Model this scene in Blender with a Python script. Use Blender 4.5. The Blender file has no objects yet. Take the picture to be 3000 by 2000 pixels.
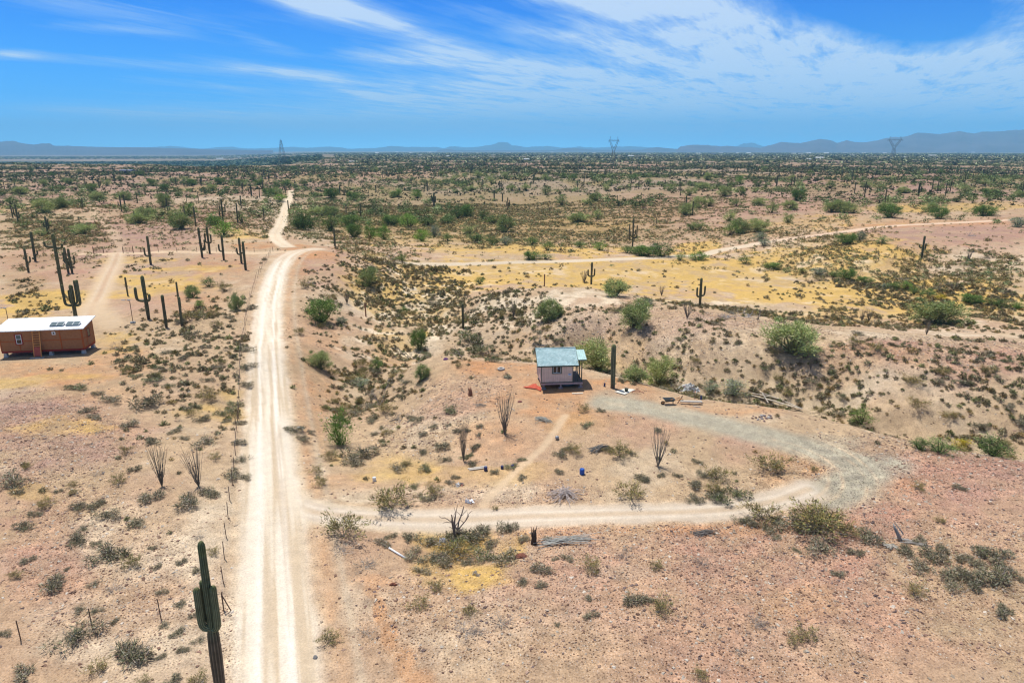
import bpy, math, random
import numpy as np
from mathutils import Vector, Matrix

R = math.radians
sc = bpy.context.scene
COL = sc.collection

# ------------------------------------------------------------------ camera, sun, sky, exposure
CAMZ = 27.0
PITCH = R(15.64)
CP, SP = math.cos(PITCH), math.sin(PITCH)
F = 2000.0                                   # focal length in units of a 3000 wide picture
cam_d = bpy.data.cameras.new('camera'); cam = bpy.data.objects.new('camera', cam_d); COL.objects.link(cam)
cam.location = (0, 0, CAMZ); cam.rotation_euler = (R(90) - PITCH, 0, 0)
cam_d.sensor_width = 36.0; cam_d.lens = 24.0; cam_d.clip_start = 0.5; cam_d.clip_end = 150000
sc.camera = cam

SUNV = Vector((-0.21, 0.26, 1.0)).normalized()
SUN_EL = math.asin(SUNV.z); SUN_AZ = math.atan2(SUNV.x, SUNV.y)
sun_d = bpy.data.lights.new('sun', 'SUN'); sun = bpy.data.objects.new('sun', sun_d); COL.objects.link(sun)
sun_d.energy = 4.6; sun_d.angle = R(0.5); sun_d.color = (1.0, 0.955, 0.89)
sun.rotation_euler = SUNV.to_track_quat('Z', 'Y').to_euler(); sun.location = (0, 0, 200)

sc.view_settings.view_transform = 'Standard'; sc.view_settings.look = 'None'
sc.view_settings.exposure = 0.17; sc.view_settings.gamma = 1.0; sc.view_settings.use_curve_mapping = False
sc.cycles.volume_bounces = 3
sc.cycles.max_bounces = 5; sc.cycles.diffuse_bounces = 2
sc.cycles.pixel_filter_type = 'BLACKMAN_HARRIS'; sc.cycles.filter_width = 1.2

def pdir(u, v):
    a = (np.asarray(u, float) - 1500) / F; b = (1000 - np.asarray(v, float)) / F
    return a, CP + b * SP, -SP + b * CP

def N(nt, typ, **kw):
    n = nt.nodes.new(typ)
    for k, v in kw.items(): setattr(n, k, v)
    return n
def mth(nt, op, a, b=None, c=None, clamp=False):
    n = nt.nodes.new('ShaderNodeMath'); n.operation = op; n.use_clamp = clamp
    for i, s in enumerate((a, b, c)):
        if s is None: continue
        if hasattr(s, 'is_linked'): nt.links.new(s, n.inputs[i])
        else: n.inputs[i].default_value = s
    return n.outputs[0]
def mixc(nt, f, a, b, mode='MIX'):
    n = nt.nodes.new('ShaderNodeMix'); n.data_type = 'RGBA'; n.blend_type = mode; n.clamp_factor = True
    for i, s in ((0, f), (6, a), (7, b)):
        if hasattr(s, 'is_linked'): nt.links.new(s, n.inputs[i])
        else: n.inputs[i].default_value = s if i == 0 else (*s, 1) if len(s) == 3 else s
    return n.outputs[2]
def ramp(nt, f, stops, interp='LINEAR'):
    n = nt.nodes.new('ShaderNodeValToRGB'); n.color_ramp.interpolation = interp
    e = n.color_ramp.elements
    while len(e) < len(stops): e.new(0.5)
    for k, (p, c) in zip(e, stops):
        k.position = p; k.color = (*c, 1) if len(c) == 3 else c
    nt.links.new(f, n.inputs[0]); return n.outputs[0]

world = bpy.data.worlds.new('World'); sc.world = world; world.use_nodes = True
nt = world.node_tree; nt.nodes.clear()
geo = N(nt, 'ShaderNodeTexCoord'); sep = N(nt, 'ShaderNodeSeparateXYZ'); nt.links.new(geo.outputs['Generated'], sep.inputs[0])
X, Y, Z = sep.outputs
zp = mth(nt, 'MAXIMUM', Z, 0.0)
# the sky looked up a little higher than the true direction: a clean desert sky stays deep blue low down
cmb = N(nt, 'ShaderNodeCombineXYZ'); nt.links.new(X, cmb.inputs[0]); nt.links.new(Y, cmb.inputs[1])
nt.links.new(mth(nt, 'MULTIPLY_ADD', Z, 2.2, 0.12), cmb.inputs[2])
vn = N(nt, 'ShaderNodeVectorMath', operation='NORMALIZE'); nt.links.new(cmb.outputs[0], vn.inputs[0])
sky = N(nt, 'ShaderNodeTexSky', sky_type='NISHITA'); sky.sun_disc = False
sky.sun_elevation = SUN_EL; sky.sun_rotation = SUN_AZ; sky.altitude = 500; sky.dust_density = 0.3; sky.air_density = 1.0; sky.ozone_density = 3.0
nt.links.new(vn.outputs[0], sky.inputs[0])
tint = ramp(nt, mth(nt, 'MULTIPLY', zp, 2.0, clamp=True), [(0.0, (1.3, 2.7, 3.4)), (0.06, (.6, 1.75, 2.5)), (0.125, (0.16, 1.25, 2.0)), (0.38, (0.0, .70, 1.85)), (0.50, (0.0, .70, 1.75)), (0.85, (1.5, 1.15, .90)), (1.0, (1.6, 1.15, .85))])
blue = mixc(nt, 1.0, sky.outputs[0], tint, 'MULTIPLY')
# cirrus on a plane high above the ground, drawn out along the wind
zc = mth(nt, 'ADD', zp, 0.012)
px = mth(nt, 'DIVIDE', X, zc); py = mth(nt, 'DIVIDE', Y, zc)
wa = R(26); ca, sa = math.cos(wa), math.sin(wa)
al = mth(nt, 'ADD', mth(nt, 'MULTIPLY', px, sa), mth(nt, 'MULTIPLY', py, ca))
ac = mth(nt, 'SUBTRACT', mth(nt, 'MULTIPLY', px, ca), mth(nt, 'MULTIPLY', py, sa))
def cnoise(sa_, sc_, detail, rough, dist, off):
    c = N(nt, 'ShaderNodeCombineXYZ'); nt.links.new(mth(nt, 'MULTIPLY', al, sa_), c.inputs[0]); nt.links.new(mth(nt, 'MULTIPLY', ac, sc_), c.inputs[1]); c.inputs[2].default_value = off
    n = N(nt, 'ShaderNodeTexNoise'); n.inputs['Scale'].default_value = 1; n.inputs['Detail'].default_value = detail; n.inputs['Roughness'].default_value = rough; n.inputs['Distortion'].default_value = dist
    nt.links.new(c.outputs[0], n.inputs['Vector']); return n.outputs[0]
n1 = cnoise(0.35, 1.5, 8, 0.62, 0.9, 1.7); n2 = cnoise(1.1, 2.2, 6, 0.6, 0.5, 7.1); n3 = cnoise(1.7, 11.0, 7, 0.65, 0.7, 4.4)
yc = mth(nt, 'MAXIMUM', Y, 0.05)
U = mth(nt, 'DIVIDE', X, yc); V = mth(nt, 'DIVIDE', Z, yc)
CL = [(1080, 48, 250, 26, 17, 1.0), (880, 0, 130, 30, 17, .7), (1750, 120, 270, 34, 12, .8), (1180, 174, 120, 15, 4, .65), (1480, 190, 300, 26, 5, .8),
      (1750, 275, 520, 38, 2, .8), (2150, 120, 420, 85, 20, .85), (2500, 210, 560, 80, 4, .85), (1850, 15, 450, 42, 10, .85),
      (2960, 90, 130, 80, -35, .85), (2300, 330, 1100, 75, 0, 1.0), (2800, 250, 400, 70, 0, .6), (830, 212, 180, 13, 7, .75), (1100, 280, 80, 11, 6, .75), (420, 332, 330, 12, 3, .6),
      (1100, 362, 1000, 34, 0, .75), (300, 85, 190, 13, 3, .4), (780, 130, 90, 12, 14, .5), (40, 160, 80, 12, 2, .6), (500, 192, 420, 11, 4, .4),
      (350, 30, 320, 26, 7, .35), (600, 250, 140, 8, 6, .35), (2660, 45, 190, 45, 8, -1.0), (2390, 248, 110, 10, 5, -.9), (1990, 150, 100, 20, 15, -.6), (1600, 60, 160, 14, 16, -.5), (1990, 215, 140, 12, 4, -.4)]
bias = None
for (u, v, ru, rv, ang, st) in CL:
    a, b, c = pdir(u, v); cu, cv = a / b, c / b
    ru, rv = ru / F / CP, rv / F / CP
    th = R(-ang); co, si = math.cos(th), math.sin(th)
    du = mth(nt, 'SUBTRACT', U, cu); dv = mth(nt, 'SUBTRACT', V, cv)
    e1 = mth(nt, 'ADD', mth(nt, 'MULTIPLY', du, co / ru), mth(nt, 'MULTIPLY', dv, si / ru))
    e2 = mth(nt, 'ADD', mth(nt, 'MULTIPLY', du, -si / rv), mth(nt, 'MULTIPLY', dv, co / rv))
    d2 = mth(nt, 'ADD', mth(nt, 'MULTIPLY', e1, e1), mth(nt, 'MULTIPLY', e2, e2))
    g = mth(nt, 'MULTIPLY', mth(nt, 'POWER', 2.718, mth(nt, 'MULTIPLY', d2, -0.8)), st)
    bias = g if bias is None else mth(nt, 'ADD', bias, g)
bias = mth(nt, 'MINIMUM', bias, 1.15)
dens = mth(nt, 'ADD', mth(nt, 'MULTIPLY', mth(nt, 'SUBTRACT', n1, 0.5), 1.7), mth(nt, 'MULTIPLY', mth(nt, 'SUBTRACT', n2, 0.5), 1.2))
dens = mth(nt, 'ADD', dens, mth(nt, 'MULTIPLY', mth(nt, 'SUBTRACT', n3, 0.5), 1.0))
dens = mth(nt, 'ADD', mth(nt, 'MULTIPLY', dens, mth(nt, 'ADD', mth(nt, 'MULTIPLY', bias, 0.95), 0.30)), mth(nt, 'MULTIPLY', bias, 1.0))
dens = mth(nt, 'SUBTRACT', dens, 0.10)
dens = mth(nt, 'MULTIPLY', mth(nt, 'MULTIPLY', dens, 1.0, clamp=True), mth(nt, 'ADD', mth(nt, 'MULTIPLY', zp, 10.0, clamp=True), 0.42, clamp=True))
dens = mth(nt, 'MULTIPLY', dens, 0.82, clamp=True)
cloudc = mixc(nt, mth(nt, 'MULTIPLY', dens, 1.2, clamp=True), (4.2, 6.4, 8.8), (7.4, 8.4, 9.3))
skyc = mixc(nt, dens, blue, cloudc)
bg = N(nt, 'ShaderNodeBackground'); bg.inputs['Strength'].default_value = 0.10
nt.links.new(skyc, bg.inputs['Color']); wo = N(nt, 'ShaderNodeOutputWorld'); nt.links.new(bg.outputs[0], wo.inputs['Surface'])

# ------------------------------------------------------------------ helpers
rng = np.random.default_rng(11); random.seed(5)

def hash2(ix, iy, seed):
    h = (ix.astype(np.int64) * 374761393 + iy.astype(np.int64) * 668265263 + seed * 1442695041) & 0xFFFFFFFF
    h = ((h ^ (h >> 13)) * 1274126177) & 0xFFFFFFFF
    return ((h ^ (h >> 16)) & 0xFFFFFF) / float(0xFFFFFF)
def vnoise(x, y, seed=0):
    xi = np.floor(x); yi = np.floor(y); fx = x - xi; fy = y - yi
    fx = fx * fx * fx * (fx * (fx * 6 - 15) + 10); fy = fy * fy * fy * (fy * (fy * 6 - 15) + 10)
    a = hash2(xi, yi, seed); b = hash2(xi + 1, yi, seed); c = hash2(xi, yi + 1, seed); d = hash2(xi + 1, yi + 1, seed)
    return (a + (b - a) * fx + (c - a) * fy + (a - b - c + d) * fx * fy) * 2 - 1
def fbm(x, y, octs=4, seed=0, gain=0.5, lac=2.03):
    s = 0; a = 1; t = 0
    for i in range(octs):
        s = s + a * vnoise(x, y, seed + i * 17); t += a; a *= gain
        x, y = x * lac * 0.8 - y * lac * 0.6 + 3.1, x * lac * 0.6 + y * lac * 0.8 - 1.7
    return s / t
def ridged(x, y, octs=3, seed=0):
    s = 0; a = 1; t = 0
    for i in range(octs):
        s = s + a * (1 - np.abs(vnoise(x, y, seed + i * 13)) * 2); t += a; a *= 0.5
        x, y = x * 1.6 - y * 1.2, x * 1.2 + y * 1.6
    return s / t
def sstep(a, b, x):
    t = np.clip((x - a) / (b - a), 0, 1); return t * t * (3 - 2 * t)

# ------------------------------------------------------------------ the lie of the land: spot heights
CTRL = '''1000 2000 0;1500 1950 .3;2000 1900 .5;2600 1900 .5;3000 1900 .5;3000 1600 .6;2500 1600 .4;2000 1700 .5;1500 1750 .2;1200 1800 0;2800 1450 .7
1350 1620 -1.1;1500 1600 -.4;1200 1570 -.5;1450 1660 -.6;1000 1490 0;1300 1515 0;1700 1500 0;2200 1490 .2;2400 1450 .4;1300 1430 -.6;1600 1350 .2;1900 1350 .7;1100 1430 -.1
1600 1150 1.3;1400 1120 .8;1900 1190 1.3;2200 1250 1.3;2400 1330 1;1500 1220 1.1;1650 1260 1;1300 1200 .2;1200 1230 -1.2;1170 1330 -1.2;1130 1180 -3;1250 1120 -.3
1000 1290 -2.5;1040 1200 -4;1090 1130 -4.6;1150 1060 -5;1220 990 -5;960 1340 -1.2;870 1250 -.2;870 1150 -.3;880 1050 0;885 1000 .2;900 900 .2;950 850 .3;1000 800 .5;960 740 1.6
950 1150 -2.2;960 1080 -2.4;960 1000 -2.2;1010 950 -2.6;1050 900 -3;1060 830 -1.6;1120 800 -2.5
800 2000 0;800 1700 0;797 1500 0;785 1200 -.4;785 1000 -.3;800 850 .3;840 745 1.6;900 731 1.6;700 900 .2;700 760 1
1250 1050 .8;1400 1062 .9;1500 1070 1;1700 1085 1;1850 1130 1;2050 1170 1;2180 1180 1;2300 1190 1;2450 1240 1;2600 1295 .9;2800 1325 .8;3000 1350 .8;3100 1360 .8
1330 1030 -5;1500 1040 -5;1700 1055 -5;1900 1110 -5;2100 1145 -5;2300 1172 -5;2480 1230 -5;2650 1285 -5;2850 1305 -5;3050 1330 -5
1350 990 -4;1450 950 -2.6;1550 900 -1;1600 852 .6;1480 862 0;1400 900 -2.4;1700 845 .6;1850 872 .5;2000 912 .5;2200 950 .6;2500 990 1;2800 1010 1;3050 1020 1
1700 965 -.5;2000 1000 -.2;2200 1040 -.5;2500 1060 .3;2800 1080 .5;3000 1090 .5;2000 1060 -2.2;2300 1115 -2.5;2600 1190 -2.7;2900 1220 -2.5;1800 1030 -2.2;1600 990 -1.6
1600 838 -4;1800 856 -4;2000 890 -4;2300 925 -4;2600 958 -4;3000 960 -4.3
1300 850 -4.5;1500 800 -4.5;1800 800 -4.5;2200 820 -4.5;2500 880 -4.6;2900 910 -5;2050 748 -5;2300 792 -5;2450 832 -5.2;2640 880 -5.2;2850 925 -5.2;3000 935 -5.3
1100 870 -3.6;1200 900 -4.6;1260 950 -5;1150 1000 -4.6;1250 830 -4.4;1200 792 -4.1;1110 775 -2.6;1060 740 -1
1200 772 -4;1500 768 -4;1800 757 -4;2000 748 -4;2200 715 -2.4;2400 687 -1;2600 663 0;3000 642 .6
2400 760 -2.2;2700 740 -.6;2900 765 -1.5;2900 820 -3;2600 720 .3;3000 700 .6;2900 675 .8;2700 800 -3.5;3000 780 -1
1100 700 -5;1400 700 -5;1700 700 -5;1000 650 -5.5;1300 620 -6;1600 620 -5.5;1900 690 -4.2;1000 560 -6;1300 540 -5;1150 600 -6;1000 700 -4;1800 640 -4
2200 620 -.5;2600 600 1;3000 600 1.2;2050 640 -2;1900 570 0;2300 560 1.6;3000 540 2;1500 530 0;1800 530 0;1700 580 -3;2100 690 -2.6
700 1000 0;650 1200 -.2;600 1500 -.1;690 1230 -1.6;620 1225 -1.1;560 1200 -.5;0 1100 0;300 1000 0;0 1500 0;0 1900 0;300 1750 0;300 1300 .3;300 900 .2;0 900 .2;120 1040 0;300 745 .4;600 745 1
100 745 -.2;0 700 -1.6;300 660 1;0 630 -2.4;300 610 1.6;600 640 -2;740 650 -1.2;820 690 .2;810 675 -.6;830 640 -1.6;845 600 -2.6;852 560 -4;700 580 .4;600 590 -.5;0 560 -2;300 550 -2;500 600 -1.5;820 712 1;700 720 .6'''
pts = [tuple(float(t) for t in s.split()) for s in CTRL.replace('\n', ';').split(';') if s.strip()]
cx, cy, cz = [], [], []
for (u, v, z) in pts:
    a, b, c = pdir(u, v); t = (z - CAMZ) / c
    cx.append(a * t); cy.append(b * t); cz.append(z)
for an in range(-60, 61, 12):
    for d in (900, 1500):
        cx.append(d * math.sin(R(an))); cy.append(d * math.cos(R(an))); cz.append(-1.0)
for an in (-60, -30, 0, 30, 60):
    cx.append(12 * math.sin(R(an))); cy.append(12 * math.cos(R(an))); cz.append(0.1)
cx, cy, cz = map(np.array, (cx, cy, cz))
KC = 9.0
A = np.sqrt((cx[:, None] - cx) ** 2 + (cy[:, None] - cy) ** 2 + KC)
n_ = len(cx); LHS = np.zeros((n_ + 1, n_ + 1)); LHS[:n_, :n_] = A - np.eye(n_) * 0.35; LHS[:n_, n_] = 1; LHS[n_, :n_] = 1
W = np.linalg.solve(LHS, np.append(cz, 0)); W, W0 = W[:n_], W[n_]

def base_h(x, y):
    x = np.asarray(x, float); y = np.asarray(y, float); sh = x.shape; x = x.ravel(); y = y.ravel()
    r = np.hypot(x, y); out = np.zeros_like(x); m = np.where(r < 1500)[0]
    for i in range(0, len(m), 60000):
        k = m[i:i + 60000]
        out[k] = np.sqrt((x[k, None] - cx) ** 2 + (y[k, None] - cy) ** 2 + KC) @ W + W0
    out = out * (1 - sstep(800, 1450, r)) - 1.0 * sstep(800, 1450, r)
    # rolling desert farther out, then the lower river plain to the left, flat beyond
    out += fbm(x / 150, y / 110, 4, 3) * 3.6 * sstep(260, 600, r) * (1 - 0.6 * sstep(2500, 6000, r))
    az = x / np.maximum(y, 1)
    drop = sstep(0, 1, (y - 1150 - 350 * fbm(x / 500, y / 500, 3, 8)) / 500) * sstep(-0.26, -0.42, az + 0.04 * fbm(x / 700, y / 700, 2, 5))
    out -= drop * 34
    out -= 6 * sstep(3000, 9000, r)
    return out.reshape(sh)

def rough_h(x, y):
    r = np.hypot(x, y)
    s = fbm(x / 13, y / 13, 3, 21) * 0.42 + fbm(x / 3.1, y / 3.1, 3, 31) * 0.11
    s = s + (fbm(x / .9, y / .9, 2, 35) * .05 + ridged(x / 4.2, y / 4.2, 2, 37) * .05) * (1 - sstep(110, 170, r))
    s = s + ridged(x / 9, y / 9, 3, 41) * 1.05 * BAD(x, y)
    s = s + ridged(x / 34, y / 26, 3, 47) * 1.6 * sstep(230, 420, r) * (1 - sstep(1800, 3000, r))
    return s * (1 - 0.5 * sstep(1500, 6000, r))

def unproj(u, v, z=0.0):
    a, b, c = pdir(u, v); t = (z - CAMZ) / c; return a * t, b * t
def to_px(x, y, z):
    zz = z - CAMZ; d = y * CP - zz * SP; up = y * SP + zz * CP
    return 1500 + F * x / d, 1000 - F * up / d, d
class Blobs:
    """soft ellipses on the ground, given where they lie"""
    def __init__(s, text, warp=0.25):
        s.b = []; s.warp = warp
        for q in text.replace('\n', ';').split(';'):
            t = [float(k) for k in q.split()]
            if len(t) < 5: continue
            u, v, ru, rv, st = t[:5]; z = t[5] if len(t) > 5 else 0
            x, y = unproj(u, v, z); _, y1 = unproj(u, max(v - rv, 455), z); _, y2 = unproj(u, v + rv, z)
            x2, _ = unproj(u + ru, v, z)
            s.b.append((x, (y1 + y2) / 2, x2 - x, (y1 - y2) / 2, st, x / y))
    def __call__(s, x, y):
        out = np.zeros_like(x); r = np.hypot(x, y)
        sc_ = np.maximum(r / 90, 0.4)
        w1 = fbm(x / (6 * 1), y / 6, 4, 77) ; w2 = fbm(x / 2.1, y / 2.1, 2, 79)
        for (bx, by, rx, ry, st, sl) in s.b:
            k = (np.abs(y - by) < ry * 2.2) & (np.abs(x - bx) < rx * 2.2 + ry * abs(sl) * 2.2)
            if not k.any(): continue
            xx = x[k] - bx - (y[k] - by) * sl
            d = np.sqrt((xx / rx) ** 2 + ((y[k] - by) / ry) ** 2) + s.warp * w1[k] + s.warp * .5 * w2[k]
            g = (1 - sstep(0.55, 1.25, d)) * st
            out[k] = np.maximum(out[k], g) if st > 0 else out[k] * (1 + g)
        return out
BAD = Blobs('''1150 900 180 130 1 -4;1450 930 200 70 .7 -2;2500 1150 500 80 .8 -2;1950 1050 200 60 .7 -2;2700 780 350 60 .8 -2;1100 1120 80 140 .8 -3;700 620 200 40 1;1800 640 250 60 .7 -3;1300 540 400 25 1.4 -3''')

def place(uv):
    """where the ray through each picture point meets the base ground"""
    uv = np.atleast_2d(np.asarray(uv, float)); a, b, c = pdir(uv[:, 0], uv[:, 1])
    ts = np.geomspace(20, 26000, 520); T = np.broadcast_to(ts, (len(uv), len(ts)))
    xx = a[:, None] * T; yy = b[:, None] * T; zz = CAMZ + c[:, None] * T
    f = zz - GH(xx, yy)
    i = np.argmax(f < 0, axis=1); i = np.maximum(i, 1); k = np.arange(len(uv))
    f0, f1 = f[k, i - 1], f[k, i]; t = ts[i - 1] + (ts[i] - ts[i - 1]) * f0 / (f0 - f1 + 1e-9)
    x, y = a * t, b * t
    return np.stack([x, y, GH(x, y)], 1)
GH = base_h

ROADS = {}
def road(name, pix, hw):
    P = place([tuple(float(t) for t in s.split()) for s in pix.split(';')])[:, :2]
    # Catmull-Rom smoothing
    Q = np.vstack([2 * P[0] - P[1], P, 2 * P[-1] - P[-2]]); out = []
    for i in range(1, len(Q) - 2):
        for t in np.linspace(0, 1, 7)[:-1]:
            p0, p1, p2, p3 = Q[i - 1:i + 3]
            out.append(0.5 * (2 * p1 + (p2 - p0) * t + (2 * p0 - 5 * p1 + 4 * p2 - p3) * t * t + (3 * p1 - p0 - 3 * p2 + p3) * t ** 3))
    out.append(P[-1]); ROADS[name] = (np.array(out), hw)
road('dirt_road', '812 2400;809 2150;808 2000;803 1750;797 1500;788 1300;784 1150;782 1000;785 930;797 850;815 790;838 756;870 737;900 731;930 728', 2.0)
road('dirt_track', '842 722;828 714;814 704;806 690;810 676;826 645;834 614;842 595;850 580;852 558', 1.9)
road('cross_track', '850 736;780 738;700 738;600 737;500 737;400 739;345 742;250 745', 1.8)
road('driveway', '850 1470;900 1492;960 1503;1050 1511;1150 1518;1300 1520;1500 1513;1700 1506;1900 1500;2050 1495;2170 1484;2280 1462;2370 1430', 1.35)
road('gravel_drive', '1780 1180;1850 1186;1950 1204;2100 1240;2250 1276;2400 1320;2500 1355;2530 1385;2480 1425;2420 1450', 1.7)
road('far_road', '1185 771;1300 774;1500 768;1700 763;1900 755;2000 748;2100 735;2200 717;2400 689;2600 663;2800 652;3000 643;3200 636', 2.3)
road('ranch_drive', '345 740;335 770;310 820;292 860;272 895;255 930;200 945;120 955;0 960', 1.7)
road('ranch_spur', '272 890;300 925;330 950', 1.6)
road('old_track', '350 733;345 705;330 680;300 650;275 620;262 600', 1.3)
road('footpath', '1655 1215;1630 1255;1585 1320;1530 1370;1480 1420;1415 1480', 0.32)

def road_dist(x, y, name):
    P, hw = ROADS[name]; out = np.full(x.shape, 1e3); side = np.zeros(x.shape)
    k = (x > P[:, 0].min() - 14) & (x < P[:, 0].max() + 14) & (y > P[:, 1].min() - 14) & (y < P[:, 1].max() + 14)
    if not k.any(): return out, side
    xk, yk = x[k], y[k]; best = np.full(xk.shape, 1e3); sd = np.zeros(xk.shape)
    for p, q in zip(P[:-1], P[1:]):
        d = q - p; L2 = d @ d + 1e-9; t = np.clip(((xk - p[0]) * d[0] + (yk - p[1]) * d[1]) / L2, 0, 1)
        ex, ey = xk - p[0] - d[0] * t, yk - p[1] - d[1] * t; dist = np.hypot(ex, ey)
        m = dist < best; best = np.where(m, dist, best); sd = np.where(m, np.sign(ex * d[1] - ey * d[0]), sd)
    out[k] = best; side[k] = sd; return out, side
def rmask(x, y, name, soft=0.8, wob=0.35):
    d, s = road_dist(x, y, name); hw = ROADS[name][1]
    d = d + wob * fbm(x / 2.3, y / 2.3, 3, 91) * min(1, hw)
    return 1 - sstep(hw - soft * 0.5, hw + soft, d), d, s

PADS = []            # level ground under the two buildings: (x, y, radius)
def ground_h(x, y, detail=True):
    x = np.asarray(x, float); y = np.asarray(y, float); sh = x.shape; x = x.ravel(); y = y.ravel()
    b = base_h(x, y); r = rough_h(x, y); flat = np.zeros_like(x)
    near = np.hypot(x, y) < 700
    if near.any():
        xn, yn = x[near], y[near]; f = np.zeros_like(xn)
        for nm in ('dirt_road', 'dirt_track', 'driveway', 'gravel_drive', 'far_road', 'ranch_drive'):
            d, _ = road_dist(xn, yn, nm); hw = ROADS[nm][1]; f = np.maximum(f, 1 - sstep(hw + .2, hw + 2.2, d))
        for (qx, qy, qr) in PADS: f = np.maximum(f, 1 - sstep(qr, qr * 1.6, np.hypot(xn - qx, yn - qy)))
        flat[near] = f
    h = b + r * (1 - flat * 0.93) - flat * 0.05
    return h.reshape(sh)
SHED = place([(1585, 1141)])[0]; HOUSE = place([(8, 1047), (250, 1035)])
PADS += [(SHED[0] + 2, SHED[1] + 2, 4.5), (HOUSE[:, 0].mean(), HOUSE[:, 1].mean() + 2, 7.5)]
GH = ground_h

# ------------------------------------------------------------------ materials
MATS = {}
def material(name, col, rough=0.85, noise=0.0, scale=5.0, metal=0.0, bump=0.0, spec=0.3):
    if name in MATS: return MATS[name]
    m = bpy.data.materials.new(name); m.use_nodes = True; t = m.node_tree; p = t.nodes['Principled BSDF']
    p.inputs['Roughness'].default_value = rough; p.inputs['Metallic'].default_value = metal; p.inputs['Specular IOR Level'].default_value = spec
    p.inputs['Base Color'].default_value = (*col, 1)
    if noise or bump:
        tc = N(t, 'ShaderNodeTexCoord'); n = N(t, 'ShaderNodeTexNoise'); n.inputs['Scale'].default_value = scale; n.inputs['Detail'].default_value = 6; n.inputs['Roughness'].default_value = .65
        t.links.new(tc.outputs['Object'], n.inputs['Vector'])
        if noise:
            k = ramp(t, n.outputs[0], [(0.3, (1 - noise,) * 3), (0.7, (1 + noise,) * 3)])
            t.links.new(mixc(t, 1.0, col, k, 'MULTIPLY'), p.inputs['Base Color'])
        if bump:
            b = N(t, 'ShaderNodeBump'); b.inputs['Strength'].default_value = bump; b.inputs['Distance'].default_value = .02
            t.links.new(n.outputs[0], b.inputs['Height']); t.links.new(b.outputs[0], p.inputs['Normal'])
    MATS[name] = m; return m
def attr_material(name, rough=0.9, spec=0.1, noise=0.25, scale=8.0, coord='Object', trans=0.0):
    m = bpy.data.materials.new(name); m.use_nodes = True; t = m.node_tree; p = t.nodes['Principled BSDF']
    p.inputs['Roughness'].default_value = rough; p.inputs['Specular IOR Level'].default_value = spec
    a = N(t, 'ShaderNodeAttribute'); a.attribute_name = 'Col'
    oi = N(t, 'ShaderNodeObjectInfo')
    hs = N(t, 'ShaderNodeHueSaturation'); t.links.new(a.outputs['Color'], hs.inputs['Color'])
    t.links.new(mth(t, 'MULTIPLY_ADD', oi.outputs['Random'], 0.4, 0.8), hs.inputs['Value'])
    t.links.new(mth(t, 'MULTIPLY_ADD', oi.outputs['Random'], -0.02, 0.51), hs.inputs['Hue'])
    c = hs.outputs[0]
    if noise:
        tc = N(t, 'ShaderNodeTexCoord'); n = N(t, 'ShaderNodeTexNoise'); n.inputs['Scale'].default_value = scale; n.inputs['Detail'].default_value = 4
        t.links.new(tc.outputs[coord], n.inputs['Vector'])
        c = mixc(t, 1.0, c, ramp(t, n.outputs[0], [(0.3, (1 - noise,) * 3), (0.7, (1 + noise,) * 3)]), 'MULTIPLY')
    t.links.new(c, p.inputs['Base Color'])
    MATS[name] = m; return m
attr_material('foliage', noise=0)
attr_material('cactus_skin', rough=.6, spec=.25, noise=.3, scale=3.0)
attr_material('bark', noise=.25, scale=6.0)

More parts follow.
